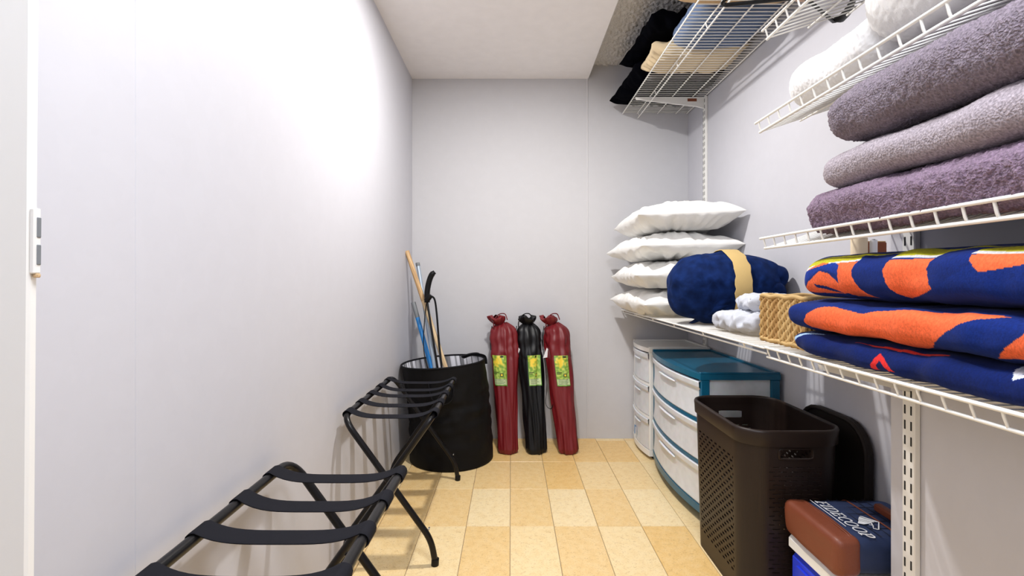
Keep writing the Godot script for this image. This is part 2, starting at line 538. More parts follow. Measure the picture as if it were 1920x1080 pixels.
	for k in 40:
		jag.append(Vector3(XL + 0.01 + k * (SOFFIT_X - XL - 0.02) / 39.0, SOFFIT + 0.0005, -DB + 0.001))
	struct("trim_2", tube(jag, func(t): return 0.0018 + 0.0012 * sin(t * 31.0), 6), M.caulk)
	# door post at the entrance with its strike plate
	var post := struct("door_1", cbox(Vector3(0.19, H, 0.009), 0.002), M.trim, Vector3(-0.4073 - 0.095, H / 2 - 0.02, -0.4245))
	post.rotation.z = deg_to_rad(-0.45)
	var c := Vector3(-0.4073, px(66, 452, 0.424).y, -0.4245)
	var inv := post.transform.affine_inverse()
	var pl := part("strike_plate", cbox(Vector3(0.0046, 0.056, 0.0066), 0.001), M.metal_white, post, inv * (c + Vector3(-0.0002, 0, 0.0005)))
	for s in [-1, 1]:
		part("latch_hole", cbox(Vector3(0.0036, 0.0175, 0.0040), 0.0006), M.grey_plastic, pl, Vector3(0.0012, s * 0.0117, -0.0008))
	part("screw", cbox(Vector3(0.004, 0.0036, 0.0045), 0.0008), M.tan, post, inv * (c + Vector3(0.0006, -0.0295, 0)))

func stone(c: Color, sd: int) -> ImageTexture:
	var im := Image.create(192, 384, false, Image.FORMAT_RGB8)
	for x in 192:
		for y in 384:
			var n := nz.get_noise_2d(x * 0.02 + sd * 50, y * 0.02)
			var n2 := nz.get_noise_2d(x * 0.11 + sd * 30, y * 0.11 + 70)
			var n3 := nz.get_noise_2d(x * 0.035 + sd * 13 + n2 * 0.4, y * 0.05 + 170)
			var vein := maxf(0.0, 1.0 - absf(n3) * 20.0) * maxf(0.0, nz.get_noise_2d(x * 0.03 + 9 * sd, y * 0.03 + 300) * 1.6)
			var k := c.lerp(c8(247, 234, 208), clampf(0.10 * n + 0.10 * n2 + 0.08, 0, 1)).lerp(c8(214, 176, 120), clampf(-0.14 * n - 0.10 * n2, 0, 1))
			var n4 := nz.get_noise_2d(x * 0.085 + sd * 23 + n2 * 0.5, y * 0.075 + 470)
			vein += maxf(0.0, 1.0 - absf(n4) * 13.0) * maxf(0.0, nz.get_noise_2d(x * 0.05 + 19 * sd, y * 0.05 + 600) * 1.7 - 0.15)
			im.set_pixel(x, y, k.lerp(c8(150, 110, 66), clampf(vein * 1.1, 0, 0.7)))
	return ImageTexture.create_from_image(im)

# ================= wire shelves =================
# node at the far front corner; local x runs to the wall, local z towards the entrance
func wire_shelf(label: String, x0: float, y0: float, d_far: float, d_near: float, depth: float, tilt: float, lip: String, brackets: Array) -> Node3D:
	var o := thing("wire_shelf", label, "shelf", Vector3(x0, y0, -d_far))
	o.rotation.z = deg_to_rad(tilt)
	var L := d_far - d_near
	var pitch := 0.0252 if lip == "truss_in" or lip == "truss" else 0.0236
	var wire := tube([Vector3(-0.002, 0, 0), Vector3(depth, 0, 0)], 0.0019, 6)
	var n := int(L / pitch)
	for k in n + 1:
		part("deck_wire", wire, M.wire, o, Vector3(0, 0, 0.004 + k * pitch))
	var rod := func(x: float, y: float, r: float, a := -0.004, b := 0.0):
		part("support_rod", tube([Vector3(x, y, a), Vector3(x, y, L + b)], r, 8), M.wire, o)
	var lv := Vector3.ZERO
	if lip == "up" or lip == "down":
		lv = Vector3(0.0005, 0.027, 0) if lip == "up" else Vector3(0.0085, -0.0255, 0)
		rod.call(0.0, 0.0, 0.0036)
		rod.call(lv.x, lv.y, 0.0034, -0.012)
		var rung := tube([Vector3.ZERO, lv * 0.33 + Vector3(-0.001, 0, 0), lv], 0.0024, 6)
		for k in range(0, n + 1, 2):
			part("lip_rung", rung, M.wire, o, Vector3(0, 0, 0.004 + k * pitch))
		rod.call(depth * 0.5, -0.0045, 0.0026)
		rod.call(depth - 0.006, -0.0045, 0.0028)
	elif lip == "truss":
		rod.call(0.0, -0.002, 0.003)
		rod.call(0.007, -0.0165, 0.0028)
		for k in range(0, n, 12):
			part("lip_tie", tube([Vector3(0, 0, 0), Vector3(0.007, -0.0165, 0)], 0.0026, 6), M.wire, o, Vector3(0, 0, 0.03 + k * pitch))
		for f in [0.34, 0.67, 0.985]: rod.call(depth * f, -0.0042, 0.0026)
	else:
		rod.call(0.0, -0.004, 0.003)
		rod.call(0.086, -0.004, 0.003)
		rod.call(0.093, -0.027, 0.0033, -0.012)
		for z in [0.02, 0.36, 0.70, 1.04, 1.38]:
			part("lip_tie", tube([Vector3(0.086, -0.004, z), Vector3(0.093, -0.027, z)], 0.0028, 6), M.wire, o)
		rod.call(0.208, -0.004, 0.003); rod.call(0.318, -0.004, 0.003); rod.call(depth - 0.006, -0.004, 0.003)
	for d in brackets:
		var pts := PackedVector2Array([Vector2(0.008, -0.008), Vector2(depth, -0.008), Vector2(depth, -0.070), Vector2(depth - 0.05, -0.058), Vector2(0.012, -0.020)])
		var b := part("bracket", plate(pts, 0.012), M.metal_white, o, Vector3(0, 0, d_far - d))
		if lip == "truss_in":
			part("sticker", cbox(Vector3(0.05, 0.016, 0.001), 0.0004), M.brown_card, b, Vector3(depth - 0.075, -0.024, 0.0062))
	return o

func standard(label: String, x: float, d: float, y0: float, y1: float):
	var o := thing("shelf_standard", label, "shelf standard", Vector3(x, y0, -d))
	var h := y1 - y0
	part("channel", cbox(Vector3(0.014, h, 0.034), 0.002), M.metal_white, o, Vector3(-0.0072, h / 2, 0))
	var s := cbox(Vector3(0.002, 0.0195, 0.0036), 0.0004)
	var k := 0
	var y := 0.03
	while y < h - 0.02:
		for z in [-0.0085, 0.0085]:
			part("slot", s, M.slot, o, Vector3(-0.0143, y, z))
		y += 0.0335; k += 1

func shelves():
	wire_shelf("high white wire shelf near the ceiling carrying dark pillows and folded blankets", 0.668, 1.949, 2.955, 1.40, 0.388, 0.0, "truss_in", [2.686])
	wire_shelf("long white wire shelf under the stack of white pillows", 0.662, 0.774, 2.955, 1.292, 0.394, 0.0, "truss", [2.686])
	wire_shelf("low white wire shelf under the folded navy and orange towels", 0.664, 0.774, 1.286, 0.36, 0.212, 0.0, "down", [1.079])
	wire_shelf("middle white wire shelf under the stack of purple towels", 0.664, 1.033, 1.290, 0.36, 0.223, 18.0, "up", [])
	wire_shelf("white wire shelf under the white rolled towels", 0.664, 1.344, 1.316, 0.36, 0.223, 18.0, "up", [])
	wire_shelf("white wire shelf holding black hangers above the rolled towels", 0.664, 1.574, 1.280, 0.36, 0.223, 18.0, "up", [])
	standard("white slotted upright on the right wall near the back corner", XR, 2.686, 0.25, 1.945)
	standard("white slotted upright on the near right wall below the navy towels", XN, 1.079, 0.0, 2.10)

# ================= luggage racks =================
func luggage_rack(label: String, df: float) -> Node3D:
	var o := thing("luggage_rack", label, "luggage rack", Vector3(0, 0, -df), "folding luggage racks along the left wall")
	var xl := -0.560
	var xr := -0.262
	var yt := 0.492
	var L := 0.70
	var r := 0.0105
	# two bent tube frames that cross; each carries one top rail
	for s in [0, 1]:
		var xt: float = xl if s == 0 else xr
		var xf: float = -0.252 if s == 0 else -0.566
		var zi: float = 0.0 if s == 0 else 0.024
		var kx: float = lerpf(xf, xt, 0.13)
		var p := []
		p.append(Vector3(xf, 0.008, zi)); p.append(Vector3(lerpf(xf, kx, 0.35), 0.085, zi))
		p.append(Vector3(xt, yt, zi + 0.0)); p.append(Vector3(xt, yt, L - zi))
		p.append(Vector3(lerpf(xf, kx, 0.35), 0.085, L - zi)); p.append(Vector3(xf, 0.008, L - zi))
		var fr := part("frame", tube(fillet(p, 0.062, 7), r, 12), M.black_metal, o)
		for z in [zi, L - zi]:
			part("foot_cap", tube([Vector3(xf - 0.001, 0.0, z), Vector3(xf, 0.022, z)], 0.0128, 12), M.black_plastic, fr)
	for z in [0.012, L - 0.012]:
		var piv := Vector3(-0.408, 0.262, z)
		part("pivot_bolt", tube([piv - Vector3(0, 0, 0.02), piv + Vector3(0, 0, 0.02)], 0.005, 8), M.steel, o)
	for z in [0.0, L]:
		part("rivet", tube([Vector3(-0.272, 0.125, z), Vector3(-0.272, 0.125, z + 0.0125 * (1 if z > 0 else 1))], 0.003, 8), M.steel, o)
	# five woven straps, each wrapped round both rails
	var rr := r + 0.0022
	for k in 5:
		var zc := 0.098 + k * 0.136
		var path := []
		for a in 7:
			var t := deg_to_rad(-60.0 - 180.0 * a / 6.0 - 30.0)
			path.append(Vector3(xl + cos(t) * rr, yt + sin(t) * rr, 0))
		for i in 19:
			var t := i / 18.0
			var sg := 0.022 + 0.004 * sin(k * 2.1)
			path.append(Vector3(lerpf(xl + 0.004, xr - 0.004, t), yt + rr - sg * (1.0 - pow(absf(2 * t - 1), 4.0)), 0))
		for a in 7:
			var t := deg_to_rad(90.0 - 180.0 * a / 6.0)
			path.append(Vector3(xr + cos(t) * rr, yt + sin(t) * rr, 0))
		var n := path.size()
		var w := 0.047
		var f := func(u: float, v: float) -> Vector3:
			var i := int(round(v * (n - 1)))
			var a: Vector3 = path[maxi(i - 1, 0)]
			var b: Vector3 = path[mini(i + 1, n - 1)]
			var tn := (b - a).normalized()
			var nn := Vector3(-tn.y, tn.x, 0)
			var q := [Vector2(-1, 1), Vector2(-0.5, 1), Vector2(0.5, 1), Vector2(1, 1), Vector2(1, -1), Vector2(0.5, -1), Vector2(-0.5, -1), Vector2(-1, -1)]
			var e: Vector2 = q[int(round(u * 8)) % 8]
			return path[i] + Vector3(0, 0, e.x * w / 2) + nn * e.y * 0.0011
		part("strap", surf(8, n - 1, f), M.webbing, o, Vector3(0, 0, zc))
	return o

func luggage_racks():
	luggage_rack("black folding luggage rack beside the black laundry basket", 2.349)
	luggage_rack("nearest black folding luggage rack, cut off by the picture's lower edge", 1.262)

# ================= drawer units, hamper, cooler =================
# front faces -x and bows out; d0 = far end, d1 = near end
func drawer_unit(called: String, label: String, x0: float, x1: float, d0: float, d1: float, y0: float, h: float, frame: Material, casters: bool, side_window: bool) -> Node3D:
	var o := thing(called, label, "drawers", Vector3(x0, 0, -d0), "plastic drawer units under the shelf")
	var W := d0 - d1
	var D := x1 - x0
	var bow := 0.034 if W > 0.5 else 0.022
	var front := func(z: float) -> float: return -bow * (1.0 - pow(2 * z / W - 1, 2))
	# slab with a bowed front, lying in xz: outline in (x, z)
	var slab := func(inset: float, t: float, deep: float) -> ArrayMesh:
		var pts := PackedVector2Array()
		for k in 17:
			var z: float = inset + (W - 2 * inset) * k / 16.0
			pts.append(Vector2(front.call(z) + inset, z))
		pts.append(Vector2(deep, W - inset)); pts.append(Vector2(deep, inset))
		var m := plate(pts, t)
		return join([[m, Transform3D(Basis(Vector3(1, 0, 0), Vector3(0, 0, 1), Vector3(0, -1, 0)), Vector3.ZERO)]])
	var n := 3
	var tt := 0.022
	var top := part("top_panel", slab.call(0.0, tt, D), frame, o, Vector3(0, y0 + h - tt / 2, 0))
	# raised edge round the top
	part("top_rim", join([[cbox(Vector3(D, 0.008, 0.016), 0.002), Vector3(D / 2, 0, 0.010)], [cbox(Vector3(D, 0.008, 0.016), 0.002), Vector3(D / 2, 0, W - 0.010)], [cbox(Vector3(0.016, 0.008, W), 0.002), Vector3(D - 0.009, 0, W / 2)]]), frame, top, Vector3(0, tt / 2 + 0.003, 0))
	part("base_panel", slab.call(0.002, 0.03, D), frame, o, Vector3(0, y0 + 0.015, 0))
	var clear := h - tt - 0.03
	var dh := clear / n
	for z in [0.014, W - 0.014]:
		for x in [0.020, D - 0.018]:
			part("post", cbox(Vector3(0.034, clear, 0.024), 0.003), frame, o, Vector3(x, y0 + 0.03 + clear / 2, z))
		part("side_panel", cbox(Vector3(D - 0.07, clear, 0.006), 0.001), M.milky if side_window else frame, o, Vector3(D / 2, y0 + 0.03 + clear / 2, z))
	part("back_panel", cbox(Vector3(0.006, clear, W - 0.04), 0.001), M.milky, o, Vector3(D - 0.008, y0 + 0.03 + clear / 2, W / 2))
	for k in n:
		var yb := y0 + 0.03 + k * dh
		if k > 0: part("divider", slab.call(0.003, 0.013, D * 0.9), frame, o, Vector3(0, yb, 0))
		var lo := yb + (0.008 if k > 0 else 0.002)
		var hi := yb + dh - 0.009
		# drawer front: leans in slightly at the bottom, with a thick pull along the top
		var f := func(u: float, v: float) -> Vector3:
			var z: float = 0.010 + (W - 0.020) * u
			var x: float = front.call(z) + 0.005 + 0.004 * sin(v * PI)
			if v > 0.78: x -= 0.007 * smoothstep(0.78, 0.84, v)
			return Vector3(x, lerpf(lo, hi, v), z)
		var g := func(u: float, v: float) -> Vector3:
			if v < 0.001 or v > 0.999:
				var q: Vector3 = f.call(u, 0.0 if v < 0.5 else 1.0)
				return q + Vector3(0.02, 0, 0)
			return f.call(u, (v - 0.03) / 0.94)
		var dr := part("drawer", surf(24, 34, g, false, false, true), M.milky, o)
		var grip := func(u: float, v: float) -> Vector3:
			var z: float = W * 0.5 + (u - 0.5) * W * 0.36
			var an := v * TAU
			var sc := sqrt(maxf(0.0, 1.0 - pow(2 * u - 1, 4)))
			return Vector3(front.call(z) + 0.001 + 0.006 * cos(an) * sc, hi - dh * 0.24 + 0.005 * sin(an) * sc, z)
		part("pull", surf(16, 8, func(u, v): return grip.call(v, u)) if false else surf(10, 18, func(u, v): return grip.call(v, u)), M.milky, dr)
	if casters:
		for z in [0.035, W - 0.035]:
			for x in [0.03, D - 0.04]:
				var c := part("caster", tube([Vector3(x - 0.008, 0.0195, z), Vector3(x + 0.008, 0.0195, z)], 0.0195, 14), M.black_plastic, o)
				part("caster_fork", cbox(Vector3(0.026, 0.026, 0.024), 0.003), M.black_plastic, c, Vector3(x, 0.034, z))
	else:
		for z in [0.04, W - 0.04]:
			for x in [0.04, D - 0.04]:
				part("foot", cbox(Vector3(0.03, y0, 0.03), 0.002), M.black_plastic, o, Vector3(x, y0 / 2, z))
	return o

func rounded_rect(hx: float, hz: float, r: float, n: int) -> PackedVector2Array:      # evenly spaced, starts mid -x side, runs towards +z
	var L := 4 * (hx + hz) - 8 * r + TAU * r
	var out := PackedVector2Array()
	for i in n + 1:
		var s := fposmod(L * i / n, L)
		var segs := [[hz - r, 0], [PI / 2 * r, 1], [2 * (hx - r), 2], [PI / 2 * r, 3], [2 * (hz - r), 4], [PI / 2 * r, 5], [2 * (hx - r), 6], [PI / 2 * r, 7], [hz - r, 8]]
		var p := Vector2(-hx, 0)
		for e in segs:
			var l: float = e[0]
			if s > l + 1e-9:
				s -= l
				continue
			var a := s / r
			match int(e[1]):
				0: p = Vector2(-hx, s)
				1: p = Vector2(-hx + r - r * cos(a), hz - r + r * sin(a))
				2: p = Vector2(-hx + r + s, hz)
				3: p = Vector2(hx - r + r * sin(a), hz - r + r * cos(a))
				4: p = Vector2(hx, hz - r - s)
				5: p = Vector2(hx - r + r * cos(a), -hz + r - r * sin(a))
				6: p = Vector2(hx - r - s, -hz)
				7: p = Vector2(-hx + r - r * sin(a), -hz + r - r * cos(a))
				8: p = Vector2(-hx, -hz + r + s)
			break
		out.append(p)
	return out

func hamper():
	var hx := 0.148
	var hz := 0.216
	var H := 0.512
	var o := thing("laundry_hamper", "dark brown perforated plastic laundry hamper standing open", "hamper", Vector3(0.817, 0, -1.632))
	var NC := 240
	var ring := rounded_rect(hx, hz, 0.075, NC)
	var rows := 160
	var out := func(i: int, y: float, inset: float) -> Vector3:
		var k := 0.925 + 0.075 * y / H
		var q := ring[i % NC]
		var nrm := Vector2(q.x / hx, q.y / hz).normalized()
		q = q * k - nrm * inset
		return Vector3(q.x, y, q.y)
	var open := func(i: int, j: int) -> bool:
		var q := (ring[i % NC] + ring[(i + 1) % NC]) / 2
		var y := H * (j + 0.5) / rows
		var along := 0.0
		var lim := 0.0
		var endwall := absf(q.y) > hz - 0.001
		if endwall:
			along = q.x; lim = hx - 0.070
		elif absf(q.x) > hx - 0.001:
			along = q.y; lim = hz - 0.078
		else:
			return false
		if endwall and absf(along) < 0.046 and y > 0.438 and y < 0.463: return true
		if y < 0.06 or y > 0.415 or absf(along) > lim: return false
		var row := j / 4
		return j % 4 < (1 if endwall else 2) and (i + (3 if row % 2 else 0)) % 6 < (4 if endwall else 3)
	var st := SurfaceTool.new(); st.begin(Mesh.PRIMITIVE_TRIANGLES)
	var quad := func(a: Vector3, b: Vector3, c: Vector3, d: Vector3, n: Vector3):
		var face := (b - a).cross(c - a)
		var o4 := [a, c, b, a, d, c] if face.dot(n) > 0 else [a, b, c, a, c, d]
		for p in o4:
			st.set_normal(n); st.add_vertex(p)
	var th := 0.0032
	for j in rows:
		var y0 := H * j / rows
		var y1 := H * (j + 1) / rows
		for i in NC:
			if open.call(i, j): continue
			var a: Vector3 = out.call(i, y0, 0.0)
			var b: Vector3 = out.call(i + 1, y0, 0.0)
			var c: Vector3 = out.call(i + 1, y1, 0.0)
			var d: Vector3 = out.call(i, y1, 0.0)
			var n := (b - a).cross(d - a).normalized()
			if n.dot(Vector3(a.x, 0, a.z)) < 0: n = -n
			quad.call(a, b, c, d, n)
			var a2: Vector3 = out.call(i, y0, th)
			var b2: Vector3 = out.call(i + 1, y0, th)
			var c2: Vector3 = out.call(i + 1, y1, th)
			var d2: Vector3 = out.call(i, y1, th)
			quad.call(a2, b2, c2, d2, -n)
			var t := (b - a).normalized()
			if open.call((i + 1) % NC, j): quad.call(b, b2, c2, c, t)
			if open.call((i + NC - 1) % NC, j): quad.call(a, a2, d2, d, -t)
			if j + 1 < rows and open.call(i, j + 1): quad.call(d, c, c2, d2, Vector3.UP)
			if j > 0 and open.call(i, j - 1): quad.call(a, b, b2, a2, Vector3.DOWN)
	st.index()
	part("body", st.commit(), M.brown_plastic, o)
	# floor of the hamper
	var pts := PackedVector2Array()
	for i in range(0, NC, 4): pts.append(Vector2(ring[i].x, ring[i].y) * 0.92)
	part("bottom", join([[plate(pts, 0.006), Transform3D(Basis(Vector3(1, 0, 0), Vector3(0, 0, 1), Vector3(0, -1, 0)), Vector3.ZERO)]]), M.brown_plastic, o, Vector3(0, 0.004, 0))
	# collar and rolled rim
	var prof := [Vector2(0.001, -0.040), Vector2(-0.0055, -0.038), Vector2(-0.0070, -0.012), Vector2(-0.0085, 0.0), Vector2(-0.006, 0.006), Vector2(0.0, 0.008), Vector2(0.004, 0.005), Vector2(0.0045, -0.002), Vector2(0.004, -0.03)]
	var collar := func(u: float, v: float) -> Vector3:
		var e: Vector2 = prof[int(round(v * 8))]
		return out.call(int(round(u * NC)), H, e.x) + Vector3(0, e.y, 0)
	part("rim", surf(NC, 8, collar, true, false, true), M.brown_plastic, o)
	for z in [-1, 1]:
		var hr := []
		for k in 25:
			var t := k / 24.0 * TAU
			hr.append(Vector3(signf(cos(t)) * pow(absf(cos(t)), 0.35) * 0.049, 0.4505 + signf(sin(t)) * pow(absf(sin(t)), 0.35) * 0.0155, z * (hz * 0.991)))
		part("handle_rim", tube(hr, 0.003, 6), M.brown_plastic, o)
	# its lid, stood on edge behind it
	var lid := thing("hamper_lid", "dark plastic hamper lid standing on edge against the wall", "lid", Vector3(1.032, 0, -1.60))
	var shape := PackedVector2Array()
	for q in rounded_rect(0.17, 0.262, 0.10, 60).slice(0, 60): shape.append(Vector2(q.x, q.y + 0.264))
	var turn := Transform3D(Basis(Vector3(0, 0, 1), Vector3(0, 1, 0), Vector3(-1, 0, 0)), Vector3.ZERO)
	part("panel", join([[plate(shape, 0.014), turn]]), M.dark_plastic, lid)
	var loop := []
	for q in rounded_rect(0.165, 0.257, 0.097, 60): loop.append(Vector3(-0.010, q.y + 0.264, q.x))
	part("rim", tube(loop, 0.007, 8), M.dark_plastic, lid)
	lid.rotation.z = deg_to_rad(-1.2)

func storage():
	var t := drawer_unit("drawer_tower", "white plastic three-drawer tower in the back corner", 0.728, 1.048, 2.945, 2.605, 0.02, 0.57, M.white_plastic, false, true)
	part("label_sticker", cbox(Vector3(0.0012, 0.050, 0.030), 0.0004), M.blue_pole, t, Vector3(-0.0165, 0.095, 0.11), "small blue printed sticker")
	part("label_sticker", cbox(Vector3(0.0012, 0.050, 0.022), 0.0004), M.print_white, t, Vector3(-0.0195, 0.092, 0.138))
	drawer_unit("drawer_cart", "teal framed three-drawer cart on black casters behind the brown hamper", 0.735, 1.046, 2.572, 1.918, 0.042, 0.542, M.teal, true, true)
	hamper()
	cooler()

func cooler():
	var x0 := 0.778
	var x1 := 1.045
	var d0 := 1.398
	var d1 := 1.166
	var o := thing("cooler_box", "blue cooler box with white lid on the floor under the seat cushion", "cooler", Vector3((x0 + x1) / 2, 0, -(d0 + d1) / 2))
	var w := x1 - x0
	var l := d0 - d1
	part("body", cbox(Vector3(w - 0.012, 0.195, l - 0.012), 0.014), M.cooler_blue, o, Vector3(0, 0.0985, 0))
	part("lid", cbox(Vector3(w, 0.047, l), 0.012), M.white_plastic, o, Vector3(0, 0.2185, 0))
	var rim := PackedVector2Array([Vector2(-0.085, -0.07), Vector2(0.085, -0.07), Vector2(0.07, 0.055), Vector2(-0.07, 0.055)])
	var inner := PackedVector2Array([Vector2(-0.062, -0.05), Vector2(0.062, -0.05), Vector2(0.052, 0.035), Vector2(-0.052, 0.035)])
	var turn := Basis(Vector3(0, 0, 1), Vector3(0, 1, 0), Vector3(-1, 0, 0))
	var hp := part("handle_plate", join([[plate(rim, 0.008), Transform3D(turn, Vector3.ZERO)]]), M.cooler_blue, o, Vector3(-w / 2 + 0.004, 0.115, 0))
	part("handle_recess", join([[plate(inner, 0.004), Transform3D(turn, Vector3.ZERO)]]), M.cooler_deep, hp, Vector3(-0.004, 0, 0))
	# stadium seat cushion lying on the lid
	var c := thing("seat_cushion", "navy stadium seat cushion with brown leather end and white lettering", "cushion", Vector3(x0 - 0.012, 0.2435, -(d0 + d1) / 2))
	var H := 0.094
	var Lc := d0 - d1 + 0.006
	var body := func(ax: float, p: Vector3, o3: Vector3) -> Vector3:
		return p + o3 * (noise(p + Vector3(ax, 0, 0), 9.0) * 0.003)
	part("end_panel", soft(0.034, H / 2, Lc, 5.0, 3.0, 64, 50, func(p, o3, s, t): return body.call(1.0, p, o3)), M.leather, c, Vector3(0.034, H / 2, 0), "brown leather end panel")
	part("cover", soft(0.122, H / 2 - 0.001, Lc - 0.002, 9.0, 3.0, 120, 50, func(p, o3, s, t): return body.call(2.0, p, o3)), M.navy_cloth, c, Vector3(0.160, H / 2, 0), "navy fabric cover")
	var ytop := H + 0.0012
	var seam := func(x: float, m: Material, r: float):
		part("piping", tube(smooth([Vector3(x, H * 0.86, -Lc / 2 + 0.004), Vector3(x, H - 0.001, -Lc / 2 + 0.03), Vector3(x, H + 0.0005, 0), Vector3(x, H - 0.001, Lc / 2 - 0.03), Vector3(x, H * 0.84, Lc / 2 - 0.004)], 5), r, 6), m, c)
	seam.call(0.046, M.leather, 0.0022); seam.call(0.052, M.leather, 0.0016); seam.call(0.1655, M.leather, 0.0022)
	# dark printed panes on the cloth
	for x in [0.118, 0.142, 0.19, 0.215]:
		part("print_line", cbox(Vector3(0.002, 0.0012, Lc * 0.86), 0.0004), M.navy_line, c, Vector3(x, ytop - 0.0012, 0))
	for k in 5:
		part("print_line", cbox(Vector3(0.105, 0.0012, 0.002), 0.0004), M.navy_line, c, Vector3(0.170, ytop - 0.0012, -Lc * 0.38 + k * Lc * 0.16))
	part("strap", cbox(Vector3(0.022, 0.02, 0.09), 0.004), M.leather, c, Vector3(0.208, H + 0.0095, 0.01), "brown leather strap")
	# lettering runs along the edge, tops of the letters towards the wall
	var tm := TextMesh.new()
	var sf := SystemFont.new(); sf.font_names = PackedStringArray(["Droid Serif"]); sf.font_italic = true; sf.font_weight = 400
	tm.font = sf; tm.text = "FIDECOOP"; tm.font_size = 32; tm.pixel_size = 0.00112; tm.depth = 0.0012
	tm.horizontal_alignment = HORIZONTAL_ALIGNMENT_CENTER
	var tx := part("lettering", tm, M.print_white, c)
	tx.transform = Transform3D(Basis(Vector3(0, 0, 1.08), Vector3(1, 0, 0.26), Vector3(0, 1, 0)), Vector3(0.086, ytop + 0.0004, 0.012))
	part("lettering_line", cbox(Vector3(0.0016, 0.0012, Lc * 0.62), 0.0004), M.print_white, c, Vector3(0.0655, ytop, -0.02))
	var flat := func(q: Array) -> ArrayMesh:
		var pts := PackedVector2Array()
		for e in q: pts.append(Vector2(e[0], e[1]) * 0.0003)
		return plate(pts, 0.0012)
	# striped wedge and an outlined letter F
	var strokes := []
	for q in [[[-115, 7], [-108, 24], [-8, 97], [-12, 72]], [[-100, -8], [-66, -38], [-4, 42], [-12, 62]], [[-58, -45], [-40, -54], [10, 14], [-1, 33]], [[-33, -60], [8, -95], [28, -58], [15, 6]],
		[[-8, 97], [-4, 86], [118, -8], [116, 6]], [[118, -8], [112, 0], [92, -24], [98, -32]], [[98, -32], [92, -24], [50, 8], [48, -2]], [[50, 8], [44, 4], [30, -16], [36, -22]], [[10, 14], [14, 22], [52, 2], [48, -6]]]:
		strokes.append([flat.call(q), Vector3.ZERO])
	var lg := part("emblem", join(strokes), M.print_white, c)
	lg.transform = Transform3D(Basis(Vector3(0, 0, 1), Vector3(1, 0, 0), Vector3(0, 1, 0)), Vector3(0.134, ytop + 0.0004, 0.036))

# ================= things on the floor at the back =================
func floor_things():
	laundry_basket()
	var grp := "folding chair bags leaning on the back wall"
	chair_bag("red folding chair bag beside the black laundry basket", 953.0, 944.0, M.red_nylon, 0.0, 0.42, grp)
	chair_bag("black folding chair bag between the two red ones", 1006.0, 990.0, M.black_nylon, 1.0, -0.30, grp)
	chair_bag("rightmost red folding chair bag with its top slumped to the left", 1066.0, 1041.0, M.red_nylon, 2.0, -0.16, grp)

